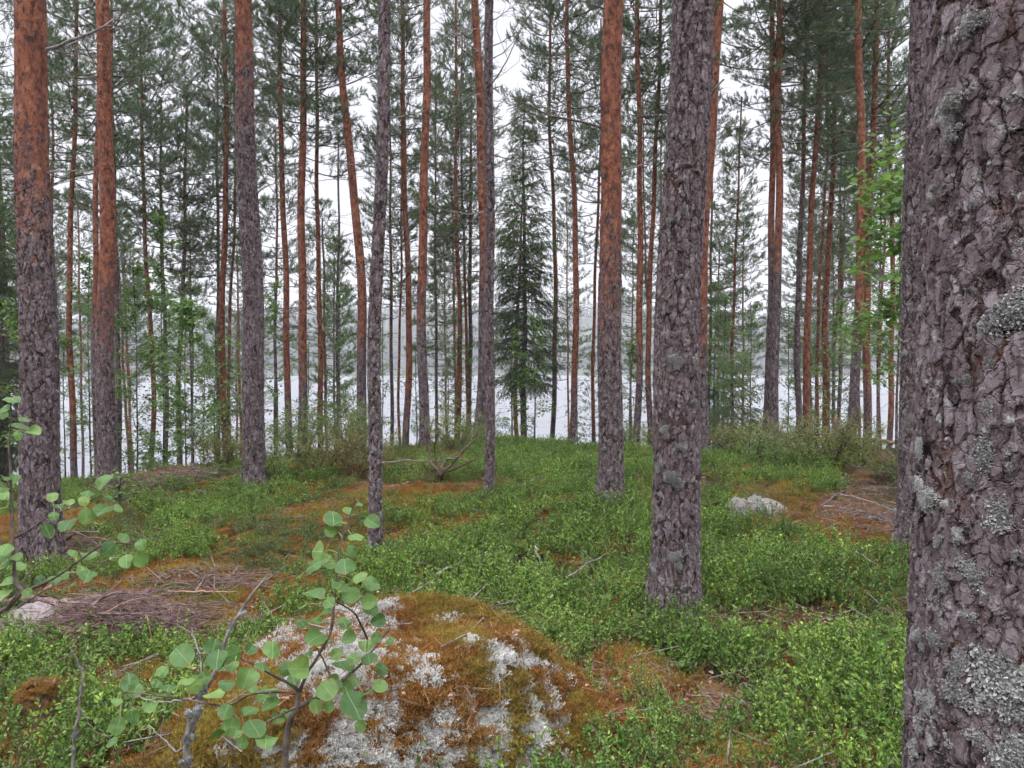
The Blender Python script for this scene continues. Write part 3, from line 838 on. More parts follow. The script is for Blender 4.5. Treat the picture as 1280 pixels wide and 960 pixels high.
# hidden behind the huge trunk
eA2, _, pA2 = pine(1150, 690, 1156, .27, 16, ('n', 0), 7, .7, 'grey lichened pine half hidden behind the huge right trunk', near=near_mesh(.15, 16, 110, .012, 4.5, 9, flare=.32))
on_trunk_branch(eA2, [(1140, 430), (1128, 427), (1120, 418)], .012, twigs=0)
for k, (px, py) in enumerate([(1132, 440), (1136, 520), (1134, 560), (1138, 600), (1134, 640)]):
    stick_on(eA2, .155, (px, py), LT[k], .9, k)

# slender poles standing in the bilberries
eG, _, pG = pine(468, 703, 480, .105, 13, ('n', 3), 8, .75, 'slender pale grey pine pole standing just beyond the mossy boulder', near=near_mesh(.049, 13, 60, .014, 4.8, 10, flare=.12, taper=.5))
for k, pts in enumerate([[(472, 578), (500, 577), (540, 576, .5), (566, 572, .8)], [(478, 50), (455, 38), (432, 30)], [(478, 125), (500, 105), (520, 90)], [(478, 210), (440, 205), (405, 206)], [(479, 300), (495, 290), (510, 285)], [(476, 395), (470, 385), (463, 380)],
                         [(480, 150), (520, 142), (560, 134)], [(478, 260), (462, 250), (450, 236)]]):
    on_trunk_branch(eG, pts, [.007, .006, .006, .006, .005, .005, .006, .005][k], twigs=3)
for k, (px, py) in enumerate([(471, 420), (466, 560), (465, 610), (469, 650), (463, 680), (468, 690), (474, 530)]):
    stick_on(eG, .056, (px, py), LT[k % 6], .45, k)
eJ, _, pJ = pine(611, 622, 606, .095, 12, ('t', 1), 10, .5, 'thin crooked grey pine close right of a tall dark trunk', near=near_mesh(.05, 17, 50, .016, 6, 12, bow=.05, flare=.15, taper=.5))

# ------------------------------------------------------------------ the rest of the stand
# px at undergrowth, base row or depth, px at top row, diameter, height, crown, turn-orange height, lichen, label
T = [
 (22, 590, 14, .19, 16, ('m', 0), 3.0, .2, 'dark narrow pine at the very left edge behind the stout pine'),
 (93, 17.0, 88, .15, 13, ('f', 0), 1.5, .2, 'thin brownish pine between the two left orange pines'),
 (124, 15.5, 120, .13, 14, ('f', 1), 3.5, .2, 'dark thin trunk tucked against the left side of the straight orange pine'),
 (145, 21.0, 142, .15, 15, ('f', 2), 8, .2, 'dim trunk tucked against the right side of the straight orange pine'),
 (185, 22.0, 181, .16, 14, ('f', 3), 2.5, .2, 'dark slim pine above the left young birch thicket'),
 (206, 24.0, 200, .16, 13, ('f', 4), 9, .2, 'greenish grey trunk left of a matching one in the left birch leaves'),
 (225, 23.0, 230, .18, 12.5, ('f', 0), 9, .25, 'greenish grey trunk with a bright young crown in the left birch leaves'),
 (271, 25.0, 272, .15, 15, ('f', 1), 9, .2, 'dark trunk just left of the bright orange pair'),
 (283, 19.5, 277, .19, 16, ('m', 1), 1.6, .1, 'bright orange pine left of the tall shoulder-grey one'),
 (289, 24.0, 288, .13, 15, ('f', 2), 1.5, .1, 'thinner orange pine touching the bright orange one'),
 (363, 18.5, 347, .17, 16, ('m', 2), 2.2, .1, 'reddish pine leaning left, right of the tall shoulder-grey pine'),
 (376, 17.2, 379, .21, 16, ('m', 0), 2.4, .1, 'straight reddish brown pine rising from the brown shrubs'),
 (401, 20.5, 394, .16, 15, ('f', 3), 1.2, .1, 'thin red pine right of the straight reddish brown one'),
 (421, 27.0, 423, .15, 13, ('s', 0), 14, .5, 'dark blotched trunk half lost between two red pines'),
 (451, 16.6, 429, .22, 16, ('m', 1), 2.6, .1, 'red pine leaning left beside the slender pale pole'),
 (506, 20.0, 507, .19, 15, ('f', 1), 1.6, .1, 'brownish red pine right of the slender pale pole'),
 (500, 26.0, 501, .11, 14, ('f', 4), 1.6, .1, 'very thin trunk close left of the brownish red pine'),
 (531, 560, 533, .19, 17, ('m', 2), 2.8, .25, 'straight orange pine behind the bare dark bush'),
 (571, 24.0, 573, .17, 16, ('f', 0), 1.0, .1, 'thin bright orange pine left of the dark twin trunks'),
 (581, 26.0, 580, .13, 15, ('f', 2), 1.0, .1, 'thinnest orange pine between the bright orange one and the dark trunk'),
 (598, 15.6, 599, .22, 17, ('t', 0), 3.6, .3, 'tall dark trunk with bare curling twigs against the open sky'),
 (649, 26.0, 650, .17, 9.5, ('s', 1), .6, .1, 'pale orange trunk seen through the left side of the spruce'),
 (689, 21.5, 693, .15, 14, ('f', 2), 2.3, .1, 'thin grey-brown pine just right of the spruce'),
 (714, 19.3, 716, .17, 16, ('m', 1), 1.4, .1, 'slim orange pine right of the spruce'),
 (745, 24.0, 747, .13, 14, ('f', 4), 1.5, .1, 'thin trunk peeping out left of the dead-branched orange pine'),
 (795, 18.0, 801, .17, 16, ('m', 0), 2.1, .1, 'slim red pine left of two, between the orange and the thick grey pine'),
 (815, 19.0, 821, .15, 15, ('f', 1), 1.8, .1, 'slim red pine right of two, close to the thick grey pine'),
 (808, 27.0, 809, .10, 14, ('f', 0), 9, .1, 'faint dark stem between the two slim red pines'),
 (879, 14.5, 895, .25, 17, ('m', 1), 2.2, .15, 'strong orange pine showing along the right side of the thick grey one'),
 (919, 23.0, 923, .12, 11, ('s', 1), 1.0, .1, 'very slim red pine over the small dark spruce'),
 (956, 17.0, 969, .17, 16, ('f', 4), 4.6, .2, 'left of two trunks crossing near the fallen log, darker'),
 (968, 16.5, 976, .19, 16, ('m', 2), 4.2, .2, 'right of two trunks crossing near the fallen log, orange above'),
 (1001, 19.5, 1004, .16, 15, ('f', 3), 7, .2, 'dull brown pine left of the leaning bright orange one'),
 (1010, 17.8, 1025, .17, 16, ('m', 0), .9, .05, 'bright orange pine leaning right, between the fallen log trunks'),
 (1024, 24.0, 1032, .13, 14, ('f', 1), 1.4, .05, 'thin red stem right of the leaning bright orange pine'),
 (1034, 21.5, 1042, .22, 13, ('f', 2), .3, .0, 'pale salmon trunk behind thin red stems'),
 (1063, 15.6, 1078, .20, 16, ('m', 1), 2.8, .15, 'dark-footed pine beside the broken orange snag, red above'),
 (1085, 17.5, 1093, .19, 16, ('f', 0), 1.6, .15, 'dull orange pine behind the broken orange snag'),
 (1076, 27.0, 1084, .13, 14, ('f', 3), .5, .1, 'pale pinkish stem between the two pines at the snag'),
 (1111, 20.0, 1116, .15, 13, ('f', 4), 1.0, .1, 'thin orange pine left of the huge right trunk, behind leafy twigs'),
 (1103, 24.5, 1107, .12, 14, ('f', 1), 1.0, .1, 'faint stem left of the thin orange pine among leafy twigs'),
 (60, 24.0, 62, .16, 14, ('f', 3), 9, .2, 'grey trunk mostly hidden behind the stout far left pine'),
 (6, 20.0, -4, .2, 14, ('f', 0), 9, .3, 'gloomy trunk cut by the left edge of the picture'),
 (345, 28.0, 342, .15, 14, ('f', 4), 8, .2, 'far grey trunk left of the reddish leaning pine'),
 (1046, 29.0, 1050, .15, 14, ('f', 2), 6, .2, 'far grey trunk above the broken orange snag'),
]
for r in T:
    px, ba, tx, dia, H, ck, tr, li, lab = r
    pine(px, ba, tx, dia, H, ck, tr, li, lab, bow=random.uniform(-.13, .13))

# dead curling twigs on the dark trunk, against the sky gap
eI = [o for o in bpy.data.objects if o.get('label', '').startswith('tall dark trunk with bare')][0]
for k, pts in enumerate([[(604, 30), (625, 20), (640, 8)], [(604, 60), (628, 52), (650, 38)], [(605, 118), (625, 108), (634, 122), (622, 130)], [(604, 78), (620, 70), (636, 60), (660, 20)], [(604, 5), (618, -6), (632, 4)], [(604, 90), (618, 95), (628, 88)],
                         [(594, 50), (575, 40), (560, 20)], [(594, 75), (570, 55), (552, 45)], [(603, 150), (616, 146), (628, 150)], [(594, 22), (580, 12), (566, 4)]]):
    on_trunk_branch(eI, pts, .013, twigs=6, mat='twig')

# far pines towards the shore that nothing tells apart
FARG = 'far pines down by the shore'
rg = np.random.default_rng(77); spots = []
k = 0
while len(spots) < 34 and k < 4000:
    k += 1
    Yd = rg.uniform(26, 41); px = rg.uniform(-60, 1340)
    if 596 < px < 700: continue
    x = (px - 640) / F * Yd
    if all((x - a) ** 2 + (Yd - b_) ** 2 > 2.6 ** 2 for a, b_ in spots): spots.append((x, Yd))
ftr = [trunk_mesh('trunk', .5 * d_, 15.5, 'bark_far', 8, seed=900 + k) for k, d_ in enumerate([.13, .16, .15, .18])]
for k, (x, Yd) in enumerate(spots):
    e = empty('pine_tree', (x, Yd, float(height(x, Yd))), 'slim far pine among the distant trunks near the lake shore', 'pine tree', FARG)
    sc_ = rg.uniform(.72, 1.0)
    e.scale = (1, 1, sc_); e.rotation_euler = (rg.normal() * .012, rg.normal() * .015, rg.random() * 6.28)
    put('trunk', ftr[k % 4], e, color=(rg.uniform(.1, .4), .15, 1)); put('crown', crown(('f', k % 5)), e)

# young pines with lighter needles, poking up in gaps
for px, Yd, H, lab in [(545, 25, 13.5, 'feathery young pine with its tip against the sky, left of the dark trunk'), (240, 27, 11, 'bright young pine crown over the left birch thicket'),
                  (740, 30, 5.5, 'small pale young pine at the shore right of the slim orange pine'), (418, 31, 11, 'young pine crown light green between red pines'),
                  (1008, 30, 12, 'young pine crown high behind the leaning bright orange pine'), (560, 33, 6, 'low young pine at the water left of the thin orange pines'),
                  (1050, 26, 9, 'green young pine over the broken snag')]:
    x = (px - 640) / F * Yd
    e = empty('young_pine', (x, Yd, float(height(x, Yd))), lab, 'young pine', 'young pines by the shore')
    s_ = H / 10.0; e.scale = (s_ if H < 8 else 1, s_ if H < 8 else 1, s_)
    put('trunk', trunk_mesh('trunk', .06, 9.6, 'bark_far', 8, seed=int(px)), e, color=(.3, .3, .8)); put('crown', crown(('s', int(px) % 3)), e)

# ------------------------------------------------------------------ spruces
def spruce(px, Yd, zb, H, spread, lab, seed, r=.09):
    x = (px - 640) / F * Yd
    e = empty('spruce_tree', (x, Yd, float(height(x, Yd))), lab, 'spruce tree', 'spruces on the slope')
    put('trunk', trunk_mesh('trunk', r, H, 'bark_far', 10, seed=seed, taper=.9), e, color=(1, .3, 0))
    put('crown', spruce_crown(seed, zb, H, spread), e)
spruce(655, 20.5, 2.0, 9.6, 1.35, 'tall shaggy spruce in the middle, dark below and bright green above', 21)
spruce(917, 17.5, .35, 2.3, .95, 'small dark spruce behind the thick grey pine', 22, .03)
spruce(1, 17, 1.0, 9, 1.6, 'dark spruce at the left edge', 23)
spruce(893, 26, 2.0, 6.5, 1.2, 'spruce half hidden right of the strong orange pine', 24, .06)

# ------------------------------------------------------------------ broadleaf understorey
def leafy(px, Yd, zb, H, spread, n, ls, lab, seed, mat='birch', r=.025, name='birch_sapling', cat='birch sapling', group='young broadleaf trees'):
    x = (px - 640) / F * Yd
    e = empty(name, (x, Yd, float(height(x, Yd))), lab, cat, group)
    put('trunk', trunk_mesh('trunk', r, H, 'bark_far', 8, seed=seed, taper=.85, flare=.1, sink=.15), e, color=(1, .3, 0))
    put('crown', leafy_crown(seed, zb, H, spread, int(n * 1.5), ls * 1.3, mat), e)
    return e
for k, a in enumerate([
    (112, 17, .8, 5.5, .9, 1500, .05, 'thin birch between the two left orange pines'),
    (170, 18, .5, 5.6, 1.3, 3000, .05, 'leafy young birch right of the straight orange pine'),
    (203, 19, .8, 7.4, 1.2, 2800, .055, 'tallest young birch of the left thicket, wrapped round a grey trunk'),
    (240, 11.5, .4, 2.6, .75, 1100, .045, 'small dark-stemmed birch rooted beside the far brush heap'),
    (232, 18.5, .5, 5.0, 1.2, 2600, .05, 'bushy birch below the greenish grey trunks'),
    (268, 20, .6, 4.8, 1.1, 1800, .05, 'loose birch at the foot of the bright orange pine'),
    (345, 19, .6, 5.2, 1.0, 1300, .05, 'sparse birch right of the tall shoulder-grey pine'),
    (425, 23, .8, 6.0, 1.1, 1500, .05, 'dim birch at the water between red pines'),
    (640, 19.5, .3, 3.0, .6, 900, .045, 'light green birch under the left of the spruce'),
    (668, 19.0, .3, 3.4, .7, 900, .045, 'light green birch under the right of the spruce'),
    (722, 22.5, .3, 3.3, .5, 500, .045, 'wispy birch right of the slim orange pine'),
    (855, 20.5, .4, 4.5, .9, 900, .05, 'birch hidden behind the thick grey pine'),
    (790, 20.5, .3, 3.3, .9, 1300, .05, 'round birch bush at the feet of the two slim red pines'),
    (938, 21, .5, 4.4, .9, 1100, .05, 'airy birch over the small dark spruce'),
    (1050, 20, .5, 4.2, .9, 1200, .05, 'birch behind the broken orange snag'),
    (1122, 12, .6, 4.3, 1.0, 1600, .05, 'birch against the left side of the huge right trunk'),
    (28, 14, .5, 3.6, .9, 1400, .05, 'young birch in the gloom behind the stout left pine'),
    (575, 24, .5, 4.2, .9, 1100, .05, 'birch at the feet of the thin orange pines'),
    (318, 21, .5, 4.6, .9, 1100, .045, 'faint birch directly behind the tall shoulder-grey pine'),
    (385, 22, .5, 4.4, .9, 1100, .045, 'thin birch behind the straight reddish brown pine'),
    (478, 23, .5, 4.8, .8, 900, .045, 'thin birch behind the slender pale pole'),
    (520, 24, .5, 4.0, .9, 900, .045, 'low birch left of the straight orange pine by the water'),
    (618, 23, .5, 4.4, .7, 700, .045, 'wispy birch right of the thin crooked pine'),
    (765, 23, .5, 4.6, .8, 900, .045, 'wispy birch behind the dead-branched orange pine'),
    (905, 22, .5, 4.8, .9, 1000, .045, 'thin birch left of the very slim red pine'),
    (985, 22, .5, 4.6, .9, 1000, .045, 'thin birch between the crossing trunks and the dull brown pine'),
    (1020, 24, .5, 5.2, .9, 1100, .045, 'thin birch behind the thin red stem'),
    (80, 20, .5, 4.4, .9, 1100, .045, 'thin birch left of the thin brownish pine'),
    (150, 22, .5, 6.0, 1.0, 1300, .045, 'farther birch of the left thicket beside the straight orange pine'),
    (255, 23, .5, 6.2, 1.0, 1300, .045, 'farther birch of the left thicket beside the bright orange pair')]):
    leafy(*a, seed=400 + k)
leafy(1172, 8.2, 1.7, 4.6, 1.3, 2000, .075, 'aspen with big fresh leaves reaching out from behind the huge right trunk', 440, r=.04, name='aspen_tree', cat='aspen tree')
leafy(1098, 15.5, 1.4, 5.4, .9, 900, .07, 'small aspen with bright leaves before the thin orange pine', 441, r=.03, name='aspen_tree', cat='aspen tree')

# low saplings sprouting at the left slope and under the right trunk
for k, (px, py, h_, lab) in enumerate([(1128, 610, .55, 'yellowish green seedling left of the huge right trunk'), (215, 560, .9, 'low birch shoot in front of the left thicket'), (150, 640, .45, 'birch seedling at the foot of the straight orange pine'), (190, 585, .7, 'birch shoot behind the far brush heap'), (110, 590, .6, 'birch shoot left of the straight orange pine')]):
    p = ground_hit(px, py)
    e = empty('birch_seedling', p, lab, 'seedling', 'seedlings'); 
    put('trunk', trunk_mesh('trunk', .006, h_, 'bark_far', 6, seed=k, sink=.05, zs=np.linspace(-.05, h_, 6)), e, color=(1, .2, 0))
    put('crown', leafy_crown(470 + k, .12, h_, .28, 130, .05), e)

# ------------------------------------------------------------------ shrubs
def shrub_mesh(seed, H, R, nst, nleaf, mat, ls=.022):
    rg = np.random.default_rng(seed); b = MB(); A = [[], [], [], []]; tips = []
    for k in range(nst):
        az = rg.random() * 6.28; d = unit(np.array([math.cos(az) * rg.uniform(.1, .9), math.sin(az) * rg.uniform(.1, .9), 1])); p = np.array([math.cos(az), math.sin(az), 0]) * R * .25 * rg.random()
        L = H * rg.uniform(.6, 1.15); ns = 7; r = .008
        for s in range(ns):
            q = p + d * L / ns; A[0].append(p); A[1].append(q); A[2].append(r * (1 - .8 * s / ns)); A[3].append(r * (1 - .8 * (s + 1) / ns))
            if s > 1:
                for _ in range(3):
                    e = unit(d + rdir(1, rg)[0] * 1.1); l = L * rg.uniform(.1, .28); A[0].append(q); A[1].append(q + e * l); A[2].append(.003); A[3].append(.0012)
                    for u in (.4, .6, .8, 1): tips.append(q + e * l * u)
            d = unit(d + rdir(1, rg)[0] * .28 + np.array([0, 0, .05])); p = q
    sticks(b, *A, 3, 0)
    T_ = np.array(tips); P = T_[rg.integers(0, len(T_), nleaf)] + rg.normal(size=(nleaf, 3)) * .018
    D = unit(rdir(nleaf, rg) + np.array([0, 0, .5])); l = ls * rg.uniform(.6, 1.3, nleaf)
    leaves(b, P, D, rdir(nleaf, rg), l, l * .42, 1, .1)
    return b.mesh('shrub_body', [M['shrubtwig'], M[mat]])
SH = [shrub_mesh(600 + k, .95, .5, 18, 3300, ['shrub', 'shrub2', 'shrub'][k % 3], .034) for k in range(6)]
shr = [(345, 560, 1.0, 'brownish shrub right beside the tall shoulder-grey pine'), (372, 575, .95, 'rusty shrub in the left shrub belt, second from the pine'), (400, 592, .8, 'low shrub at the front of the left belt'),
       (410, 555, 1.15, 'tallest rusty shrub at the foot of the thin red pine'), (440, 572, 1.05, 'dense shrub left of the slender pale pole'), (445, 598, .8, 'front shrub touching the slender pale pole'),
       (380, 543, 1.0, 'shrub behind the left belt under the straight reddish brown pine'), (465, 545, 1.05, 'shrub behind the slender pale pole'), (500, 560, 1.0, 'shrub just right of the slender pale pole'),
       (275, 590, .8, 'shrub left of the tall shoulder-grey pine'), (295, 565, .9, 'shrub behind and left of the tall shoulder-grey pine'), (570, 565, .85, 'shrub between the bare bush and the thin crooked pine'),
       (585, 545, .9, 'shrub at the foot of the tall dark trunk'), (335, 605, .65, 'low shrub right at the foot of the tall shoulder-grey pine'),
       (905, 560, .85, 'shrub right of the strong orange pine'), (930, 572, .9, 'dark-stemmed shrub in the middle of the right belt'), (955, 585, .8, 'green front shrub of the right belt'), (1005, 575, 1.0, 'shrub under the leaning bright orange pine'),
       (1035, 583, .95, 'shrub left of the dark-footed pine'), (985, 560, .85, 'back shrub by the fallen log'), (1075, 578, .85, 'shrub below the broken orange snag'), (540, 552, .95, 'shrub behind the bare dark bush, left of centre'), (600, 560, .7, 'low shrub between the tall dark trunk and the thin crooked pine'), (350, 545, 1.1, 'back shrub under the reddish leaning pine'), (320, 575, .8, 'shrub hugging the tall shoulder-grey pine from behind'), (520, 545, 1.0, 'back shrub left of the straight orange pine'), (800, 553, .85, 'shrub in front of the two slim red pines'), (820, 560, .8, 'shrub against the left of the thick grey pine'),
       (780, 560, .7, 'small shrub right of the dead-branched orange pine'), (1100, 600, .6, 'low shrub near the huge right trunk')]
for k, (px, py, s, lab) in enumerate(shr):
    p = ground_hit(px, py)
    o = put('shrub', SH[k % 6], None, p - np.array([0, 0, .03])); o.scale = (s * 1.1, s * 1.1, s * (.92 if px < 700 else .74)); o.rotation_euler.z = k * 1.3
    props(o, lab, 'shrub', 'waist-high shrubs on the hump')

# bare dark bush
p = ground_hit(551, 603); e = empty('bare_bush', p, 'bare dark dead bush with curving stems before the straight orange pine', 'dead bush')
rg = np.random.default_rng(5)
for k, pts in enumerate([[(551, 603), (549, 590), (538, 578), (535, 555), (541, 525)], [(551, 603), (552, 590), (565, 580), (582, 560), (596, 545), (598, 530)], [(551, 600), (550, 588), (558, 575), (572, 572), (580, 560), (577, 545)],
                         [(551, 600), (547, 586), (536, 590), (528, 578)], [(551, 603), (554, 592), (575, 583), (600, 570), (606, 552)], [(551, 600), (548, 588), (543, 560), (548, 540)]]):
    W = [at(a, c_, p[1] + rg.normal() * .12) - p for a, c_ in pts]; W[0] = np.array([0, 0, -.05]); P_ = smooth_path(W, 14); b = MB(); chain(b, P_, np.linspace(.022, .004, 14), 5)
    for j in range(4, 13):
        d = unit(P_[j] - P_[j - 1] + rdir(1, rg)[0] * .8); sticks(b, [P_[j]], [P_[j] + d * rg.uniform(.05, .2)], .004, .0015, 3)
    b.build('stem', [M['shrubtwig']], e)

# ------------------------------------------------------------------ dead wood on the ground
def drop(px, py, dz=0.0):
    p = ground_hit(px, py); return p + np.array([0, 0, dz])

def fallen(pts, r0, lab, mat='deadwood', lift=.03, Yd=None, twigs=5, seed=0, name='fallen_branch', cat='branch', r1=None, group='fallen branches'):
    rg = np.random.default_rng(seed + 50)
    W = np.array([drop(a, b_, lift) if Yd is None else at(a, b_, Yd) for a, b_ in pts]); c0 = W[0].copy(); n = 16
    P_ = smooth_path(W, n); P_ = P_ + rg.normal(size=P_.shape) * r0 * .5
    P_[:, 2] = np.maximum(P_[:, 2], height(P_[:, 0], P_[:, 1]) + lift * .6)
    P_ = P_ - c0; b = MB()
    chain(b, P_, np.linspace(r0, r1 or r0 * .35, n), 7)
    L = np.linalg.norm(P_[-1] - P_[0])
    for j in range(twigs):
        i_ = rg.integers(3, n - 1); d = unit(unit(P_[-1] - P_[0]) + rdir(1, rg)[0] * np.array([.9, .9, .3]) + np.array([0, 0, .12])); l = L * rg.uniform(.1, .35)
        Q = smooth_path([P_[i_], P_[i_] + d * l * .5 + rdir(1, rg)[0] * l * .08, P_[i_] + d * l + rdir(1, rg)[0] * l * .15], 6)
        chain(b, Q, np.linspace(r0 * .45, r0 * .15, 6), 4)
    return props(b.build(name, [M[mat]], None, True, c0), lab, cat, group)

fallen([(735, 888), (765, 885), (800, 895), (850, 915)], .007, 'grey forked stick curving over orange moss, centre front', seed=1, twigs=4)
fallen([(780, 880), (800, 920), (828, 958)], .013, 'reddish stick pointing down to the bottom edge', 'redtwig', seed=2, twigs=1)
fallen([(545, 735), (575, 718), (605, 708), (640, 708)], .011, 'arched grey branch lying in bilberries right of the slender pole', seed=3, lift=.1)
fallen([(480, 712), (520, 716), (560, 720)], .007, 'thin dark stick at the foot of the slender pole', 'stick', seed=4, lift=.08)
fallen([(668, 703), (672, 715), (676, 728)], .011, 'short pale stick standing askew in the middle bilberries', seed=5, lift=.14, twigs=0)
fallen([(710, 742), (735, 722), (752, 716)], .008, 'twiggy branch left of the thick grey pine', seed=6, lift=.12)
fallen([(880, 910), (910, 912), (945, 916)], .006, 'fine dark twig in the front bilberries', 'stick', seed=7, lift=.05)
fallen([(1030, 640), (1065, 645), (1095, 655), (1120, 668), (1142, 672)], .013, 'bleached branch arching over bare orange ground at right', seed=8, lift=.07, twigs=7)
fallen([(1050, 632), (1085, 640), (1120, 655), (1145, 662)], .010, 'second bleached branch above the arching one at right', seed=9, lift=.12, twigs=7)
fallen([(1085, 662), (1110, 652), (1140, 642)], .010, 'forked branch crossing the bleached ones at right', seed=10, lift=.1, twigs=6)
fallen([(1070, 712), (1085, 722), (1098, 730)], .005, 'thin twig lying right among the bilberries', seed=11, lift=.13, twigs=1)
fallen([(1025, 640), (1045, 625), (1055, 620)], .011, 'grey twig at the top of the bare orange ground', 'stick', seed=12, lift=.06)
fallen([(366, 628), (400, 640), (450, 622)], .009, 'dark rotten stick below the shrub belt', 'stick', seed=13, lift=.04)
fallen([(487, 612), (520, 604), (545, 598)], .015, 'rotten stick on orange moss beside the bare bush', 'stick', seed=14, lift=.03, twigs=1)
fallen([(940, 545), (1000, 548), (1060, 549), (1122, 552)], .07, 'mossy brown log lying behind the right shrubs', 'stick', seed=15, lift=.1, Yd=15.0, twigs=2, name='fallen_log', cat='log', r1=.04, group=None)
fallen([(1104, 606), (1122, 590), (1110, 562)], .010, 'crooked pale twig standing left of the huge right trunk', seed=16, Yd=10.5, twigs=4)
fallen([(1120, 690), (1135, 684), (1150, 680)], .02, 'lichened branch stub lying by the huge right trunk', 'deadwood', seed=17, lift=.05, twigs=1)

# broken snag, splintered
p = at(1045, 560, 15.2); p[2] = float(height(p[0], p[1])); e = empty('broken_snag', p, 'short broken stump with splintered orange wood beside a dark-footed pine', 'stump')
b = MB(); zs = np.linspace(-.2, .42, 6); a = np.arange(12) * 6.283 / 12; V = []
for z in zs: V.append(np.column_stack([np.cos(a) * .085, np.sin(a) * .085, np.full(12, z) + (0 if z < .4 else 1) * np.abs(np.sin(a * 2.5)) * .16]))
b.add(np.concatenate(V), [[i_ * 12 + k, i_ * 12 + (k + 1) % 12, (i_ + 1) * 12 + (k + 1) % 12, (i_ + 1) * 12 + k] for i_ in range(5) for k in range(12)])
b.build('stump_body', [M['stick']], e, True)
b = MB(); rg = np.random.default_rng(8)
A0 = np.column_stack([rg.uniform(-.05, .05, 14), rg.uniform(-.05, .05, 14), np.full(14, .25)]); sticks(b, A0, A0 + np.column_stack([rg.normal(size=(14, 2)) * .02, rg.uniform(.2, .5, 14)]), .022, .002, 4)
m_, t_, o_ = nt('splintered_wood'); g_ = N(t_); t_.links.new(principled(g_, g_.mix(g_.noise(t_.nodes.new('ShaderNodeTexCoord').outputs['Object'], 30, 5), rgb((.32, .10, .03)), rgb((.62, .28, .11))), .8).outputs[0], o_.inputs[0])
b.build('splinters', [m_], e)

# brush heaps
def brush(name, pts, n, rr, hgt, lab, seed, nbig, slope=1.0):
    rg = np.random.default_rng(seed); C0 = drop(*pts[0]); e = empty(name, C0, lab, 'brush heap', 'brush heaps')
    C_ = [drop(*q) for q in pts]
    def one(b, big):
        c = C_[rg.integers(0, len(C_))] + np.append(rg.normal(size=2) * rr * np.array([1, .7]) * .45, 0); c[2] = float(height(c[0], c[1]))
        L = rg.uniform(.15, .6) * (1.5 if big else 1) * min(rr, .6) * 1.6; az = rg.normal() * 1.05 + (0 if rg.random() < .7 else 1.5)
        d = np.array([math.cos(az), math.sin(az) * .8, rg.normal() * .13]); h_ = hgt * 1.3 * rg.random() * math.exp(-((c - C0)[0] / (rr * 2.5)) ** 2)
        P_ = smooth_path([c - d * L * .5, c + rdir(1, rg)[0] * L * .17, c + d * L * .5 + rdir(1, rg)[0] * L * .1], 7)
        P_[:, 2] += h_ + .02; P_[:, 2] = np.maximum(P_[:, 2], height(P_[:, 0], P_[:, 1]) + .012)
        r = (rg.uniform(.008, .016) if big else rg.uniform(.002, .0055)) * min(1, rr * 1.5)
        chain(b, P_ - C0, np.linspace(r, r * .4, 7), 5 if big else 4)
        return P_
    for k in range(nbig):
        b = MB(); one(b, True); b.build('branch', [M['redtwig'] if rg.random() < .22 else M['stick']], e, True)
    b = MB()
    for k in range(n): one(b, False)
    o = b.build('twigs', [M['stick']], e); o['kind'] = 'stuff'
    return e
brush('brush_heap', [(160, 795), (125, 793), (195, 795), (225, 793), (95, 796), (175, 797), (145, 794)], 820, .40, .15, 'large heap of purple-brown twigs at left, behind the stump', 31, 20)
brush('brush_heap', [(215, 608), (240, 604), (190, 610)], 260, .8, .16, 'small far heap of twigs beside the dark-stemmed birch', 32, 4)
brush('brush_heap', [(105, 700), (85, 690), (130, 705)], 240, .6, .1, 'loose twigs scattered right of the stout far left pine', 33, 8)
brush('brush_heap', [(165, 590), (150, 588)], 130, .7, .1, 'farthest low scatter of twigs behind the straight orange pine', 34, 1)
brush('brush_heap', [(265, 740), (290, 748), (235, 735)], 110, .6, .1, 'thin scatter of twigs between the large heap and the boulder', 36, 5)
brush('brush_heap', [(1110, 660), (1090, 655), (1125, 672)], 120, .7, .12, 'sparse grey twigs on the bare ground left of the huge trunk', 35, 4)
fallen([(0, 770), (30, 769), (62, 770), (85, 773), (130, 766), (190, 757)], .032, 'knobbly brown log lying behind the large brush heap', 'stick', seed=20, lift=.1, twigs=3, name='fallen_log', cat='log', r1=.018, group=None)
fallen([(210, 763), (250, 763), (300, 763)], .009, 'straight reddish stick bridging heap and boulder', 'redtwig', seed=21, lift=.13, twigs=0)
fallen([(75, 803), (110, 812), (152, 820)], .011, 'pale reddish stick along the front of the large heap', 'redtwig', seed=22, lift=.09, twigs=1)
fallen([(58, 763), (72, 750), (82, 742), (98, 742)], .010, 'light broken stick poking up behind the knobbly log', 'redtwig', seed=23, lift=.16, twigs=0)

# ------------------------------------------------------------------ stones, boulder, stump
def stone(px, py, sx, sy, sz, lab, seed, mat='rock', name='stone', z=None):
    me_v = []; rg = np.random.default_rng(seed); nu, nv = 48, 26; p = drop(px, py)
    U, V_ = np.meshgrid(np.arange(nu) * 2 * math.pi / nu, np.linspace(-.5, math.pi / 2, nv))
    D = np.stack([np.cos(U) * np.cos(V_), np.sin(U) * np.cos(V_), np.sin(V_)], -1)
    k = 1 + (fbm(D[..., 0] * 1.7 + D[..., 2] * 1.3 + seed, D[..., 1] * 1.7 - D[..., 2] + 5, seed, 5) - .5) * .9
    Vv = D * k[..., None] * np.array([sx, sy, sz]); b = MB(); i_ = np.arange(nv - 1)[:, None] * nu; j = np.arange(nu)[None]
    b.add(Vv.reshape(-1, 3), np.stack([i_ + j, i_ + (j + 1) % nu, i_ + nu + (j + 1) % nu, i_ + nu + j], -1).reshape(-1, 4))
    return props(b.build(name, [M[mat]], None, True, p), lab, 'stone'), p, Vv

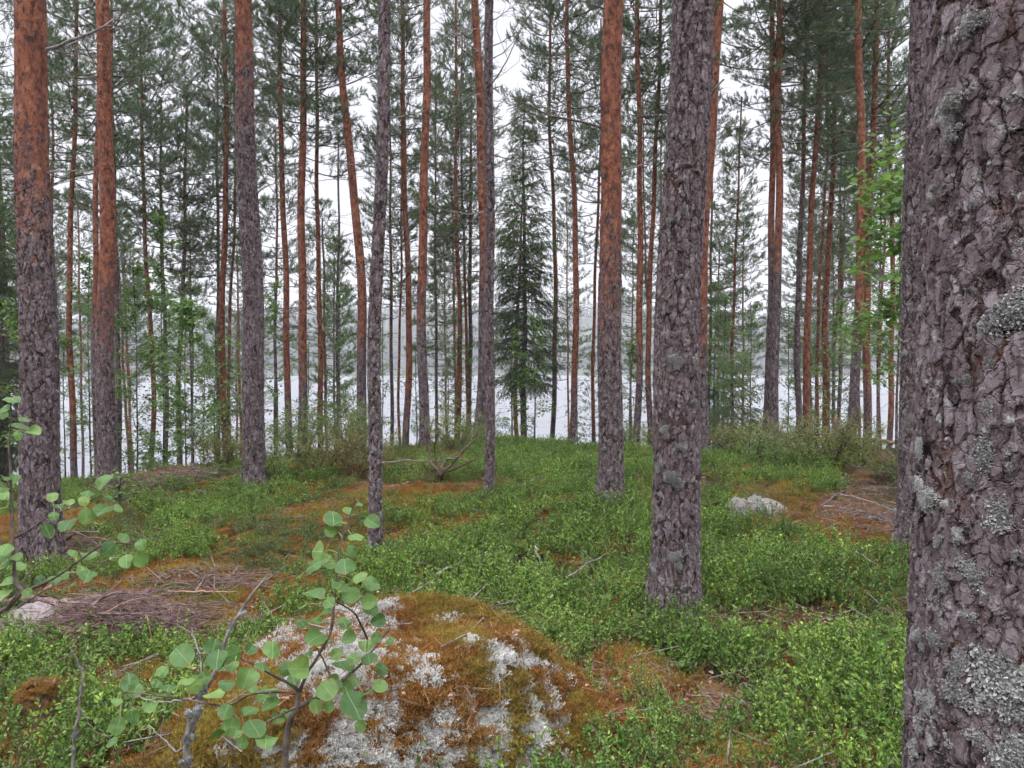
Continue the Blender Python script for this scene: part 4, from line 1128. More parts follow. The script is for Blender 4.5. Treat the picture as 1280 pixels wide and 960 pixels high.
# cladonia cushions
def cladonia(seed):
    rg = np.random.default_rng(seed); b = MB(); A = [[], [], [], []]
    for k in range(26):
        p = np.append(rg.normal(size=2) * .008, 0); d = unit(np.append(rg.normal(size=2) * .5, 1)); L = rg.uniform(.008, .016)
        st_ = [(p, d, L, .0012, 0)]
        while st_:
            p, d, L, r, lv = st_.pop(); q = p + d * L; A[0].append(p); A[1].append(q); A[2].append(r); A[3].append(r * .8)
            if lv < 2:
                for _ in range(3): st_.append((q, unit(d + rdir(1, rg)[0] * .9), L * .55, r * .8, lv + 1))
    sticks(b, *A, 3, 0); return b.mesh('lichen_cushion', [M['cladonia']])
CL = [cladonia(700 + k) for k in range(5)]
def moss_patch(seed, mat, R=.06, n=150, h=.022, w=.0032):
    rg = np.random.default_rng(seed); b = MB(); c = rg.normal(size=(n, 2)) * R * .5; P = np.column_stack([c, -.004 + 0 * c[:, 0]])
    D = unit(np.column_stack([rg.normal(size=(n, 2)) * .6, np.ones(n)])); needles(b, P, D, h, 5, h * .6, w, 0, (20, 70), rg)
    sticks(b, P, P + D * h, w * .4, w * .2, 3, 0)
    return b.mesh('moss_patch', [M[mat]])
MO = [moss_patch(720 + k, 'moss') for k in range(3)] + [moss_patch(730 + k, 'mossg') for k in range(2)]

# the boulder
gx = np.linspace(BO[0] - 1.35, BO[0] + 1.35, 190); gy = np.linspace(BO[1] - 1.35, BO[1] + 1.35, 190); GX, GY = np.meshgrid(gx, gy)
GZ = boulder_h(GX, GY); gz0 = height(GX, GY) - .12
b = MB(); i_ = (np.arange(189)[:, None] * 190 + np.arange(189)[None]).ravel()
Zb = np.maximum(GZ, gz0)
ok = (GZ > gz0 - .02).ravel(); q = np.stack([i_, i_ + 1, i_ + 191, i_ + 190], 1); q = q[ok[q].all(1)]
e = empty('boulder', (BO[0], BO[1], 0), 'broad low boulder in front, cloaked in white reindeer lichen and orange moss', 'boulder')
b.add(np.stack([GX - BO[0], GY - BO[1], Zb], -1), q); b.build('stone_body', [M['boulder']], e, True)
def pxof(P):
    d = P - CAM; f = d @ FW; return 640 + F * (d @ RT) / f, 480 - F * (d @ UP) / f
def on_boulder(n, seed):
    rg = np.random.default_rng(seed); x = rg.uniform(BO[0] - 1.3, BO[0] + 1.3, n); y = rg.uniform(BO[1] - 1.3, BO[1] + 1.3, n); z = boulder_h(x, y)
    k = z > height(x, y) - .01; return x[k], y[k], z[k], rg
# patches of lichen, placed on the stone itself (metres), with soft noisy edges
LP = [(400, 800, .22, .2), (440, 830, .24, .2), (480, 775, .09, .12), (500, 880, .22, .14), (560, 915, .22, .14), (480, 900, .2, .16), (650, 870, .2, .12), (610, 935, .2, .12), (360, 790, .16, .18), (400, 940, .14, .08),
      (640, 822, .05, .1), (660, 830, .14, .06), (690, 840, .08, .06), (690, 900, .07, .09), (440, 775, .12, .14), (330, 840, .1, .1), (350, 870, .08, .06), (560, 780, .05, .05), (630, 815, .12, .03), (500, 935, .14, .08), (680, 940, .1, .06), (310, 930, .1, .06), (545, 945, .2, .05)]
LPW = []
for px, py, rx, ry in LP:
    d = ray(px, py); t = 1.5
    while t < 8:
        p = CAM + d * t
        if p[2] < max(float(boulder_h(p[0], p[1])), float(height(p[0], p[1]))): break
        t += .01
    LPW.append((p[0], p[1], rx, ry))
def lich_mask(x, y):
    w1 = fbm(x * 9, y * 9, 55, 4) - .5; m_ = np.zeros_like(x)
    for cx, cy, rx, ry in LPW: m_ = np.maximum(m_, 1 - sstep(.75, 1.1, np.sqrt(((x - cx) / (rx * 1.2)) ** 2 + ((y - cy) / (ry * 1.4)) ** 2) + w1 * 1.25))
    return m_ * (fbm(x * 26, y * 26, 56, 3) > .42)
x, y, z, rg = on_boulder(40000, 61); k = (rg.random(len(x)) < lich_mask(x, y)); x, y, z = x[k], y[k], z[k]; n = len(x)
sc_ = rg.uniform(.6, 1.3, n) * (.6 + .8 * fbm(x * 26, y * 26, 19, 2))
lo = scatter('reindeer_lichen', np.stack([x - BO[0], y - BO[1], z - .006 + .03 * (fbm(x * 26, y * 26, 19, 2) - .3)], 1), np.stack([rg.normal(size=n) * .25, rg.normal(size=n) * .25, rg.random(n) * 6.28], 1), sc_, CL, rg.integers(0, 5, n), e)
x, y, z, rg = on_boulder(26000, 62); k = lich_mask(x, y) < .7; x, y, z = x[k], y[k], z[k]; n = len(x)
gsel = (fbm(x * 4, y * 4, 66, 3) > .60)
scatter('moss', np.stack([x - BO[0], y - BO[1], z], 1), np.stack([rg.normal(size=n) * .2, rg.normal(size=n) * .2, rg.random(n) * 6.28], 1), rg.uniform(.5, 1.15, n), MO, np.where(gsel, rg.integers(3, 5, n), rg.integers(0, 3, n)), e)

st, p, Vv = stone(945, 643, .29, .24, .155, 'small pink-grey stone with white lichen in the bilberries at right', 3)
Vf = Vv.reshape(-1, 3); sel = Vf[(Vf[:, 2] > .06) & (Vf[:, 0] < .04)]; rg = np.random.default_rng(4); ii = rg.integers(0, len(sel), 260); pp_ = sel[ii] + rg.normal(size=(260, 3)) * .012
kk = fbm(pp_[:, 0] * 12, pp_[:, 1] * 12 + pp_[:, 2] * 9, 5, 3) > .44; pp_ = pp_[kk]; n = len(pp_)
scatter('reindeer_lichen', pp_, np.stack([rg.normal(size=n) * .4, rg.normal(size=n) * .4, rg.random(n) * 6], 1), rg.uniform(.7, 1.15, n), CL, rg.integers(0, 5, n), st)
stone(42, 782, .17, .14, .12, 'bare grey stone under the knobbly log at left', 8)
stone(30, 800, .12, .1, .07, 'flat pale stone just below the bare grey one at left', 12)

# old cut stump
p = drop(50, 908, -.03); e = empty('tree_stump', p, 'small old weathered stump in the bottom left bilberries', 'stump')
b = MB(); ns = 40; zs = np.linspace(-.12, .21, 12); a = np.arange(ns) * 2 * math.pi / ns; V = []
for z in zs: V.append(np.column_stack([np.cos(a), np.sin(a), 0 * a]) * (.078 * (1 + .5 * np.exp(-max(z, 0) / .05) * .5) * (1 + .05 * np.sin(a * 5) + .75 * (fbm(np.cos(a) * 1.6 + z * 7, np.sin(a) * 1.6 + 5 - z * 4, 3, 4) - .5)) * (1 if z < .16 else .84))[:, None] + [0, 0, z])
b.add(np.concatenate(V), [[i_ * ns + k, i_ * ns + (k + 1) % ns, (i_ + 1) * ns + (k + 1) % ns, (i_ + 1) * ns + k] for i_ in range(11) for k in range(ns)])
M['stump'] = plain_mat('old_stump', (.04, .022, .016), (.15, .085, .06), 30, .95, .8, stretch=(1, 1, .2))
b.v[-1][:, 2] *= 1.0
b.build('stump_side', [M['stump']], e, True)
V[-1][:, :2] *= .86; V[-1][:, 2] += .012 * np.sin(a * 3) + .008 * np.sin(a * 7); b = MB(); top = V[-1]; rings = [top * [s, s, 1] + [0, 0, .006 * math.sin(s * 20)] for s in (1, .8, .6, .4, .2)]
b.add(np.concatenate(rings), [[i_ * ns + k, i_ * ns + (k + 1) % ns, (i_ + 1) * ns + (k + 1) % ns, (i_ + 1) * ns + k] for i_ in range(4) for k in range(ns)]); b.add(np.vstack([rings[-1], rings[-1].mean(0)]), [[k, (k + 1) % ns, ns] for k in range(ns)])
b.build('stump_top', [plain_mat('stump_top', (.05, .03, .022), (.17, .11, .09), 40, .95, .8)], e, True)

rg = np.random.default_rng(9); n = 90; aa = rg.random(n) * 6.28; rr_ = .062 * np.sqrt(rg.random(n)) ; zz = np.where(rg.random(n) < .6, .205, rg.uniform(.02, .2, n)); rr_ = np.where(zz < .2, .075, rr_)
scatter('moss', np.stack([np.cos(aa) * rr_, np.sin(aa) * rr_, zz], 1), np.stack([rg.normal(size=n) * .4, rg.normal(size=n) * .4, aa], 1), rg.uniform(.3, .55, n), MO, rg.integers(0, 5, n), e)

# dead leaves
b = MB(); nn = 9; a = np.linspace(0, 2 * math.pi, nn, endpoint=False)
def deadleaf(px, py, Y_, s, lab, tilt):
    b = MB(); V = np.column_stack([np.cos(a) * s * (1 + .15 * np.sin(a * 3)), np.sin(a) * s * .8, s * .25 * np.cos(a * 2)]); b.add(np.vstack([V, [0, 0, -s * .1]]), [[k, (k + 1) % nn, nn] for k in range(nn)])
    d = ray(px, py); t = 1.5
    while t < 8:
        p = CAM + d * t
        if p[2] < max(float(boulder_h(p[0], p[1])), float(height(p[0], p[1]))) + .025: break
        t += .01
    o = b.build('dead_leaf', [M['deadleaf']], None, False, p if Y_ is None else at(px, py, Y_)); o.rotation_euler = tilt
    so = o.modifiers.new('thickness', 'SOLIDIFY'); so.thickness = .0008
    return props(o, lab, 'dead leaf', 'dead leaves')
deadleaf(565, 844, None, .034, 'pink curled dead leaf on top of the boulder', (.5, .2, 0))
deadleaf(438, 922, None, .02, 'small pale dead leaf on red moss at the boulder foot', (.4, -.2, 1))
deadleaf(595, 880, None, .018, 'little pale leaf between lichen patches on the boulder', (.4, .3, 2))
deadleaf(625, 952, None, .026, 'orange dead leaf at the bottom edge of the boulder', (.5, .1, 3))
deadleaf(785, 955, None, .04, 'pinkish dead leaf beside the reddish stick', (.2, .1, 1))

# ------------------------------------------------------------------ foreground aspens
def c6(x, y): return 130 + x / 2.824, 620 + y / 2.824
def c5(x, y): return x / 3.2, 460 + y / 3.2
LEAFN = 16
def aspen_leaf_into(V, Fc, UV, P, D, Nn, s, rg):
    D = unit(D); S = unit(np.cross(D, Nn)); Nn = np.cross(S, D); base = len(V)
    cup = rg.uniform(-.2, .38); wav = rg.random() * 6
    tt = np.linspace(0, 2 * math.pi, LEAFN, endpoint=False)
    ring = []
    for k, t in enumerate(tt):
        u = math.sin(t); v = -math.cos(t)      # v -1 base .. 1 tip
        rr = 1 + (.10 * max(0, v) ** 6) - .05 * max(0, -v) ** 4 + .025 * math.sin(t * 11 + wav)
        ring.append((u * rr * .98, v * rr))
    for fr in (1.0, .55):
        for (u, v) in ring:
            V.append(P + (S * u * fr + D * (v * fr + 1)) * s * .5 + Nn * s * (.5 * cup * (abs(u) * fr) ** 1.5 * 1.6 + .05 * math.sin(v * 3 + wav) * fr + .03 * math.sin(u * 6 + wav) - .09 * max(0, v * fr) ** 2)); UV.append((u * fr, v * fr))
    V.append(P + D * s * .5); UV.append((0, 0)); n = LEAFN
    for k in range(n):
        Fc.append((base + k, base + (k + 1) % n, base + n + (k + 1) % n, base + n + k)); Fc.append((base + n + k, base + n + (k + 1) % n, base + 2 * n))

def aspen(name, branches, leaf_list, Y0, conv, root, lab, seed, lsf, facing=.55):
    rg = np.random.default_rng(seed); e = empty(name, root, lab, 'aspen sapling', 'aspen saplings in front'); e.location = root
    root = np.array(root); BP = []; stem = MB()
    for pts, r0, r1, dy0, dy1 in branches:
        W = []
        for i_, q in enumerate(pts):
            f = i_ / max(1, len(pts) - 1); Yq = Y0 + dy0 + (dy1 - dy0) * f
            W.append(root if q is None else at(*conv(*q), Yq))
        P_ = smooth_path(W, 6 * len(pts)); BP.append(P_)
        chain(stem, P_ - root, np.linspace(r0, r1, len(P_)), 6)
    allp = np.concatenate(BP)
    allpx = np.column_stack(pxof(allp)); V = []; Fc = []; UV = []; pet = [[], []]
    for (x, y, dia) in leaf_list:
        px, py = conv(x, y); dpx = dia / (2.824 if conv is c6 else 3.2)
        j = np.argmin(np.linalg.norm(allpx - [px, py], axis=1) + rg.random(len(allpx)) * 3); A_ = allp[j]
        Yl = A_[1] + rg.normal() * .05; C_ = at(px, py, Yl); s = dpx / F * Yl * lsf * rg.uniform(.85, 1.2)
        D = C_ - A_; D = unit(D + rdir(1, rg)[0] * np.linalg.norm(D) * .4 + np.array([0, 0, -.01])); 
        toc = unit(CAM - C_); Nn = unit(np.array([0, 0, 1.0]) * rg.uniform(.5, 1.0) + toc * facing * rg.uniform(.4, 1.5) + rdir(1, rg)[0] * .6)
        D = unit(D - Nn * np.dot(D, Nn)); B_ = C_ - D * s * .5
        aspen_leaf_into(V, Fc, UV, B_ - root, D, Nn, s, rg)
        mid = (A_ + B_) / 2 + np.array([0, 0, .006]); pet[0] += [A_ - root, mid - root]; pet[1] += [mid - root, B_ + D * s * .05 - root]
    sticks(stem, pet[0], pet[1], .0011, .0009, 4, 1)
    st_ = stem.build('stem', [M['twig'], plain_mat('petiole', (.16, .20, .07), (.30, .28, .12), 10)], e, True)
    me = bpy.data.meshes.new('foliage'); me.from_pydata([tuple(v) for v in V], [], Fc)
    uvl = me.uv_layers.new(name='UVMap'); li = np.empty(len(me.loops), np.int32); me.loops.foreach_get('vertex_index', li)
    uvl.data.foreach_set('uv', np.array(UV, np.float32)[li].ravel()); me.materials.append(M['aspen']); me.polygons.foreach_set('use_smooth', np.ones(len(me.polygons), bool)); me.update()
    put('foliage', me, e)
    return e
L6 = [(275,562,75),(205,620,50),(90,660,60),(110,688,50),(230,672,65),(290,650,60),(165,742,65),(50,810,65),(30,870,45),(100,780,50),(45,727,50),(185,663,40),(320,665,70),(385,540,75),(400,575,80),(460,555,60),(518,540,50),(595,540,65),(435,662,60),(385,695,75),(505,640,75),(560,600,60),(520,680,60),(590,690,60),(430,760,70),(515,760,70),(450,812,60),(400,850,55),(465,840,50),(530,815,85),(572,860,72),(610,785,60),(645,765,50),(490,868,50),(640,610,60),(690,610,80),(670,650,60),(590,735,70),(560,700,60),
 (880,735,110),(973,670,60),(930,690,50),(905,810,45),(880,648,55),(850,680,70),(785,680,70),(795,745,45),(748,740,45),(810,660,60),(845,605,70),(880,572,50),(935,570,60),(980,610,45),(925,530,60),(970,440,60),(1010,510,40),(960,500,50),(865,500,55),(750,500,70),(720,560,70),(775,515,60),(850,447,60),(785,410,60),(745,440,50),(740,350,85),(700,388,40),(795,375,60),(840,310,70),(905,290,50),(945,310,70),(935,375,55),(940,400,50),(870,350,60),(850,245,65),(790,225,80),(750,195,75),(740,245,60),(800,125,45),(810,80,75),(890,145,70),(945,92,50),(903,28,28),(875,190,45),(860,50,30),(455,600,50),(355,640,50),(420,600,55),(700,450,45),(820,560,50)]
Y6 = 1.8; r6 = at(360, 1150, Y6 + .05); r6 = np.array([r6[0], r6[1], float(height(r6[0], r6[1]))])
aspen('aspen_sapling', [
    ([None, (640, 940), (680, 745), (690, 690)], .0085, .006, .0, 0),
    ([(690, 690), (720, 620), (750, 575), (800, 480), (808, 400)], .0045, .0022, 0, -.05),
    ([(680, 745), (755, 710), (830, 660), (900, 600), (960, 530), (1010, 465)], .0055, .002, 0, .12),
    ([(930, 505), (905, 450), (880, 410), (820, 372)], .0028, .0018, .08, -.02),
    ([(690, 690), (650, 660), (600, 635), (540, 600), (440, 560), (300, 560)], .0045, .0015, 0, -.1),
    ([(690, 700), (620, 690), (520, 700), (430, 740), (300, 720), (150, 700), (60, 690)], .004, .0012, 0, .15),
    ([(800, 640), (775, 580), (750, 535)], .0025, .0015, .02, 0),
    ([(800, 480), (818, 330), (826, 210), (850, 130), (885, 20)], .003, .0014, -.05, -.08),
    ([(680, 745), (610, 780), (530, 820)], .003, .0015, 0, -.1)],
    L6, Y6, c6, r6, 'leafy aspen sapling in front of the boulder with round green leaves', 71, .97)
L5 = [(45,122,70),(20,160,50),(5,185,50),(100,205,50),(75,235,70),(130,257,65),(75,268,45),(10,480,60),(20,440,40),(60,440,40),(20,510,50),(20,565,60),(210,517,55),(190,650,65),(232,552,50),(215,590,45),(275,620,75),(275,540,45),(350,500,55),(335,530,50),(345,590,60),(412,570,75),(415,458,65),(470,560,50),(430,520,40),(495,680,55),(567,705,45),(440,720,70),(460,760,50),(440,810,50),(560,765,65),(505,770,60),(355,750,60),(292,740,50),(350,830,75),(330,810,50),(275,875,75),(250,830,50),(215,850,50),(160,850,50),(20,720,60),(10,750,60),(20,780,50),(60,760,60),(75,790,50),(30,860,60),(110,900,50),(20,910,60)]
Y5 = 2.15; r5 = at(-110, 1000, Y5); r5 = np.array([r5[0], r5[1], float(height(r5[0], r5[1]))])
aspen('aspen_sapling', [
    ([None, (-60, 1120), (40, 950), (85, 895), (62, 850), (52, 700), (46, 550), (42, 420), (36, 300), (45, 200)], .0085, .002, 0, 0),
    ([(85, 895), (200, 850), (310, 775), (400, 715), (470, 700), (560, 710)], .0045, .0014, 0, .1),
    ([(70, 960), (180, 890), (280, 850), (400, 780), (520, 750)], .003, .0012, 0, -.1),
    ([(60, 680), (130, 640), (200, 590), (300, 555), (410, 510)], .003, .0012, 0, -.12),
    ([(75, 880), (140, 790), (200, 760)], .0025, .0012, 0, .1),
    ([(44, 480), (20, 470), (0, 450)], .002, .001, 0, 0)],
    L5, Y5, c5, r5, 'aspen sapling leaning in at the left edge before the stout pine', 72, .97)

# upright lichened sticks
def lich_stick(lines, Yd, r, lab, seed, tufts):
    rg = np.random.default_rng(seed); p0 = at(*lines[0][0], Yd); root = np.array([p0[0], p0[1], float(height(p0[0], p0[1]))])
    e = empty('dead_sapling', root, lab, 'dead sapling', 'dead saplings in front')
    for k, pts in enumerate(lines):
        W = [at(a_, b_, Yd + (0 if k == 0 else .03 * j)) for j, (a_, b_) in enumerate(pts)]
        if k == 0: W = [root - [0, 0, .05]] + W
        P_ = smooth_path(W, 22) + np.random.default_rng(seed + k).normal(size=(22, 3)) * .002; b = MB()
        rr = r if k == 0 else r * .4; chain(b, P_ - root, np.linspace(rr, rr * .3, 22), 6)
        for j in range(6):
            i_ = rg.integers(8, 21); d = unit(P_[i_] - P_[i_ - 1] + rdir(1, rg)[0] * .8); l = rg.uniform(.03, .12); sticks(b, [P_[i_] - root], [P_[i_] + d * l - root], rr * .25, rr * .1, 4)
        b.build('stem' if k == 0 else 'branch', [M['deadwood']], e, True)
    for k, (a_, b_, s) in enumerate(tufts):
        o = put('lichen_tuft', LT[k % 6], e, at(a_, b_, Yd - .008) - root); o.scale = (s * .26, s * .4, s * .8); o.rotation_euler = (rg.normal() * .6 + 1.5, 0, rg.random() * 1)
lich_stick([[(233, 960), (236, 914), (250, 875), (272, 832), (286, 790), (310, 751), (332, 722)], [(248, 873), (252, 830), (243, 800), (240, 785)], [(246, 872), (222, 876), (190, 876), (150, 860)], [(246, 905), (225, 938), (205, 925), (186, 905)]],
           2.3, .011, 'grey dead sapling crusted with pale lichen, left of the boulder', 81, [(240, 900, 1.2), (245, 882, 1.4), (252, 870, 1.4), (258, 858, 1.1), (236, 925, 1.2), (262, 846, .9), (243, 812, .8), (234, 945, 1.1), (275, 825, .8), (290, 785, .8), (303, 765, .7), (248, 888, 1.0), (240, 918, .9)])
lich_stick([[(91, 944), (96, 905), (101, 872), (103, 844), (97, 828), (88, 810)], [(99, 885), (120, 915), (145, 920)]], 2.6, .006, 'thin pale dead stem beside the small old stump', 82, [(92, 935, .7), (95, 915, .7), (98, 895, .6), (102, 860, .5)])

# ------------------------------------------------------------------ ground cover
def sprig(seed, nst, H, R, nl, ls, mat, wid=.6, gap=.35):
    rg = np.random.default_rng(seed); b = MB(); A = [[], [], [], []]; P = []; D = []
    for k in range(nst):
        az = rg.random() * 6.28; d = unit(np.array([math.cos(az) * .6, math.sin(az) * .6, 1.3])); p = np.append(rg.normal(size=2) * R * .5, -.02); L = H * rg.uniform(.6, 1.15); ns = 4
        for s in range(ns):
            q = p + d * L / ns; A[0].append(p); A[1].append(q); A[2].append(.0013); A[3].append(.0009)
            if s > 0:
                for j in range(nl // (ns - 1)):
                    P.append(p + (q - p) * rg.random()); D.append(unit(rdir(1, rg)[0] * np.array([1, 1, .4]) + d * .7))
                if rg.random() < .6:
                    e_ = unit(d + rdir(1, rg)[0] * .8); l2 = L * .25; A[0].append(q); A[1].append(q + e_ * l2); A[2].append(.0009); A[3].append(.0006)
                    for j in range(4): P.append(q + e_ * l2 * rg.uniform(.3, 1)); D.append(unit(e_ + rdir(1, rg)[0] * .9))
            p = q; d = unit(d + rdir(1, rg)[0] * .2)
        for j in range(3): P.append(p); D.append(unit(d + rdir(1, rg)[0] * .7))
    sticks(b, *A, 3, 0); n = len(P); l = ls * rg.uniform(.6, 1.2, n)
    leaves(b, P, D, unit(rdir(n, rg) * .7 + np.array([0, 0, 1.])), l, l * wid, 1, .12)
    return b.mesh('dwarf_shrub', [M['shrubtwig'], M[mat]])
BB = [sprig(800 + k, 10, .19, .11, 20, .0165, 'bilberry') for k in range(6)]
LG = [sprig(820 + k, 10, .11, .09, 15, .014, 'lingon', .5) for k in range(4)]
def wedge(dens, y0, y1, seed, slope=.80, pad=1.0):
    rg = np.random.default_rng(seed); n = int(dens * (y1 - y0) * 2 * (slope * y1 + pad)); x = rg.uniform(-(slope * y1 + pad), slope * y1 + pad, n); y = rg.uniform(y0, y1, n)
    k = np.abs(x) < slope * y + pad; return x[k], y[k], rg
def off_boulder(x, y, m=.02): return boulder_h(x, y) < height(x, y) + m
trunks = [(pB, .15), (pD, .16), (pE, .13), (pF, .14), (pC, .13), (ap, .2), (pG, .05)]
def off_trunks(x, y, pad=.03):
    k = np.ones_like(x, bool)
    for p_, r_ in trunks: k &= (x - p_[0]) ** 2 + (y - p_[1]) ** 2 > (r_ + pad) ** 2
    return k
heap = [drop(*q) for q in [(165, 795), (120, 795), (215, 795), (90, 796), (190, 790)]]
def heapm(x, y):
    m_ = np.zeros_like(x)
    for h_ in heap: m_ = np.maximum(m_, np.exp(-(((x - h_[0]) / .42) ** 2 + ((y - h_[1]) / .38) ** 2)))
    return m_
def lush(x, y):
    """where bilberry grows thick (right half and front) rather than thin lingonberry and moss (left)"""
    n = fbm(x * .7 + 3, y * .7, 31, 4)
    side = .38 * sstep(-2.2, -.2, x - (y - 6) * .05) - .02
    pt = 0
    for px, py, r in ((255, 640, 1.6), (210, 690, .8), (120, 860, .8), (220, 840, .7), (60, 920, .8)):
        c_ = LUSHC[(px, py)]; pt = np.maximum(pt, .38 * np.exp(-((x - c_[0]) ** 2 + (y - c_[1]) ** 2) / r ** 2))
    return sstep(.40, .62, n + np.maximum(side, pt) - .12)
LUSHC = {k: ground_hit(*k) for k in ((255, 640), (210, 690), (120, 860), (220, 840), (60, 920))}
P_all = []; S_all = []
for (y0, y1, dn, sd) in ((1.4, 4.5, 150, 1), (4.5, 9, 100, 2), (9, 19, 52, 3), (19, 24, 18, 4)):
    x, y, rg = wedge(dn, y0, y1, 900 + sd); dens = lush(x, y) * (1 - bare(x, y) * .97) * (1 - heapm(x, y))
    k = (rg.random(len(x)) < dens * .98 * (.35 + .65 * sstep(.28, .46, fbm(x * 3.1, y * 3.1, 88, 3))) + .03) & off_boulder(x, y) & off_trunks(x, y); x, y, dens = x[k], y[k], dens[k]
    P_all.append(np.stack([x, y, height(x, y)], 1)); S_all.append(rg.uniform(.55, 1.25, len(x)) * (.6 + .4 * dens) * (.6 + .95 * fbm(x * 1.9, y * 1.9, 63, 4)))
P_ = np.concatenate(P_all); S_ = np.concatenate(S_all); n = len(P_); rg = np.random.default_rng(1)
o = scatter('bilberry_shrubs', P_, np.stack([rg.normal(size=n) * .15, rg.normal(size=n) * .15, rg.random(n) * 6.28], 1), S_, BB, rg.integers(0, 6, n)); o['label'] = 'bright green bilberry carpet over the forest floor'
print('bilberry', n)
P_all = []; S_all = []
for (y0, y1, dn, sd) in ((1.4, 4.5, 170, 5), (4.5, 9, 120, 6), (9, 20, 50, 7)):
    x, y, rg = wedge(dn, y0, y1, 900 + sd); l_ = lush(x, y); dens = (.16 + .75 * (1 - l_) * (fbm(x * 1.7, y * 1.7, 44, 3) * 1.3)) * (1 - bare(x, y) * .85) * (1 - heapm(x, y))
    k = (rg.random(len(x)) < dens) & off_boulder(x, y) & off_trunks(x, y); x, y = x[k], y[k]
    P_all.append(np.stack([x, y, height(x, y)], 1)); S_all.append(rg.uniform(.6, 1.3, len(x)))
P_ = np.concatenate(P_all); S_ = np.concatenate(S_all); n = len(P_)
o = scatter('lingonberry_shrubs', P_, np.stack([rg.normal(size=n) * .15, rg.normal(size=n) * .15, rg.random(n) * 6.28], 1), S_, LG, rg.integers(0, 4, n)); o['label'] = 'low dark lingonberry leaves among the moss'
print('lingon', n)
P_all = []; S_all = []; V_all = []
for (y0, y1, dn, sd) in ((1.4, 4.5, 700, 8), (4.5, 9, 330, 9), (9, 15, 110, 10)):
    x, y, rg = wedge(dn, y0, y1, 900 + sd); dens = (.25 + .75 * bare(x, y))
    k = (rg.random(len(x)) < dens) & off_boulder(x, y, 0) ; x, y = x[k], y[k]
    P_all.append(np.stack([x, y, height(x, y) + (fbm(x * 5, y * 5, 8, 3) - .5) * .05], 1)); S_all.append(rg.uniform(.8, 1.7, len(x)) * (1 + (y0 > 9) * .6)); V_all.append(np.where(fbm(x * 2.2, y * 2.2, 36, 3) > .53, rg.integers(3, 5, len(x)), rg.integers(0, 3, len(x))))
P_ = np.concatenate(P_all); S_ = np.concatenate(S_all); V_ = np.concatenate(V_all); n = len(P_)
o = scatter('moss_carpet', P_, np.stack([rg.normal(size=n) * .2, rg.normal(size=n) * .2, rg.random(n) * 6.28], 1), S_, MO, V_); o['label'] = 'orange and green moss carpet between the dwarf shrubs'
print('moss', n)
# litter: needles, bits of twig and bark
def litter(seed):
    rg = np.random.default_rng(seed); b = MB(); n = 26; P = np.column_stack([rg.normal(size=(n, 2)) * .09, rg.uniform(.004, .03, n)]); d = unit(rg.normal(size=(n, 3)) * [1, 1, .25]); l = rg.uniform(.02, .09, n)
    sticks(b, P, P + d * l[:, None], .0011, .0006, 3, 0); m = 3; P = np.column_stack([rg.normal(size=(m, 2)) * .08, rg.uniform(.01, .03, m)])
    leaves(b, P, unit(rg.normal(size=(m, 3)) * [1, 1, .3]), unit(rdir(m, rg) * .5 + [0, 0, 1]), .022, .013, 0, .15)
    k = 1; P = np.array([[0, 0, .02]]); d = unit(rg.normal(size=(1, 3)) * [1, 1, .25]); sticks(b, P, P + d * .22, .0035, .0015, 4, 1)
    return b.mesh('litter_bits', [M['litter'], M['deadwood']])
LI = [litter(840 + k) for k in range(5)]
P_all = []
for (y0, y1, dn, sd) in ((1.4, 5, 70, 11), (5, 12, 26, 12)):
    x, y, rg = wedge(dn, y0, y1, 900 + sd); k = rg.random(len(x)) < .3 + .7 * bare(x, y); x, y = x[k], y[k]; z = np.maximum(height(x, y), boulder_h(x, y)); P_all.append(np.stack([x, y, z + .01], 1))
P_ = np.concatenate(P_all); n = len(P_)
o = scatter('forest_litter', P_, np.stack([0 * P_[:, 0], 0 * P_[:, 0], rg.random(n) * 6.28], 1), rg.uniform(.7, 1.4, n), LI, rg.integers(0, 5, n)); o['label'] = 'fallen needles, twigs and bark scraps on the ground'

# ------------------------------------------------------------------ air
mb = MB(); x0, x1, y0, y1, z0, z1 = -1300, 1300, -60, 1050, -12, 130
mb.add([(x0, y0, z0), (x1, y0, z0), (x1, y1, z0), (x0, y1, z0), (x0, y0, z1), (x1, y0, z1), (x1, y1, z1), (x0, y1, z1)], [[0, 3, 2, 1], [4, 5, 6, 7], [0, 1, 5, 4], [1, 2, 6, 5], [2, 3, 7, 6], [3, 0, 4, 7]])
m_, t_, o_ = nt('haze'); pv = t_.nodes.new('ShaderNodeVolumePrincipled'); pv.inputs['Density'].default_value = .0008; pv.inputs['Color'].default_value = (.96, .965, 1, 1); pv.inputs['Anisotropy'].default_value = .3
t_.links.new(pv.outputs[0], o_.inputs['Volume'])
hz = mb.build('haze', [m_]); hz['kind'] = 'stuff'; hz['label'] = 'thin grey haze over the lake'

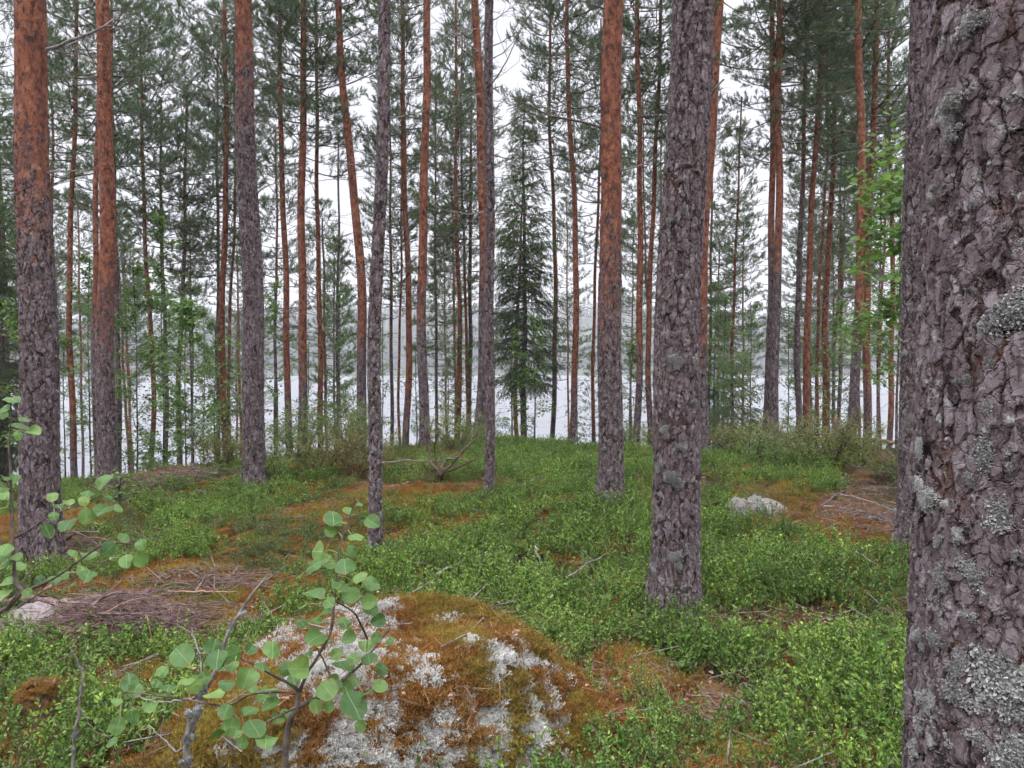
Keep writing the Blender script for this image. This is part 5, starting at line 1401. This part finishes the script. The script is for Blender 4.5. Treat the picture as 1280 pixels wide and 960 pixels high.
# ------------------------------------------------------------------ light, sky, camera
SUN_EL, SUN_ROT = math.radians(52), math.radians(200)
w = bpy.data.worlds.new('World'); SC.world = w; w.use_nodes = True; t = w.node_tree; t.nodes.clear(); g = N(t)
sky = t.nodes.new('ShaderNodeTexSky'); sky.sky_type = 'NISHITA'; sky.sun_disc = False; sky.sun_elevation = SUN_EL; sky.sun_rotation = SUN_ROT; sky.air_density = 1.0; sky.dust_density = 3.0
tc = t.nodes.new('ShaderNodeTexCoord'); sp = t.nodes.new('ShaderNodeSeparateXYZ'); t.links.new(tc.outputs['Generated'], sp.inputs[0])
el = g.math('MAXIMUM', sp.outputs[2], 0.0)
k_ = g.mr(el, .38, .98, 0, 1)
cl = g.noise(g.vm('MULTIPLY', tc.outputs['Generated'], (1, 1, 2.5)), 2.2, 5, .5)
lum = g.math('MULTIPLY', g.math('ADD', 6.3, g.math('MULTIPLY', k_, 36.0)), g.mr(cl, .3, .7, .93, 1.07))
cc = t.nodes.new('ShaderNodeCombineColor'); 
g.set(cc.inputs[0], g.math('MULTIPLY', lum, .975)); g.set(cc.inputs[1], g.math('MULTIPLY', lum, .975)); g.set(cc.inputs[2], g.math('MULTIPLY', lum, 1.06))
mx = g.mix(.93, sky.outputs[0], cc.outputs[0])
bg = t.nodes.new('ShaderNodeBackground'); g.set(bg.inputs[0], mx); bg.inputs[1].default_value = .1
wo = t.nodes.new('ShaderNodeOutputWorld'); t.links.new(bg.outputs[0], wo.inputs[0])

sl = bpy.data.lights.new('sun', 'SUN'); sl.energy = .9; sl.angle = math.radians(25); sl.color = (1, .97, .93)
so = bpy.data.objects.new('sun', sl); COL.objects.link(so)
sd = Vector((math.sin(SUN_ROT) * math.cos(SUN_EL), math.cos(SUN_ROT) * math.cos(SUN_EL), math.sin(SUN_EL)))
so.rotation_euler = sd.to_track_quat('Z', 'Y').to_euler()

cd = bpy.data.cameras.new('camera'); cd.sensor_width = 36; cd.lens = 36 * F / 1280; cd.clip_end = 6000; cd.clip_start = .05
co = bpy.data.objects.new('camera', cd); COL.objects.link(co); co.location = (0, 0, CAMZ); co.rotation_euler = (math.pi / 2 - PITCH, 0, 0); SC.camera = co

SC.view_settings.view_transform = 'Standard'; SC.view_settings.look = 'None'; SC.view_settings.gamma = 1; SC.view_settings.exposure = 0.5
cy = SC.cycles; cy.use_denoising = True; cy.use_adaptive_sampling = True; cy.adaptive_threshold = .06; cy.adaptive_min_samples = 24; cy.time_limit = 900; cy.max_bounces = 4; cy.diffuse_bounces = 3; cy.glossy_bounces = 2; cy.transmission_bounces = 3; cy.volume_bounces = 1; cy.transparent_max_bounces = 6; cy.sample_clamp_indirect = 4
cy.caustics_reflective = False; cy.caustics_refractive = False
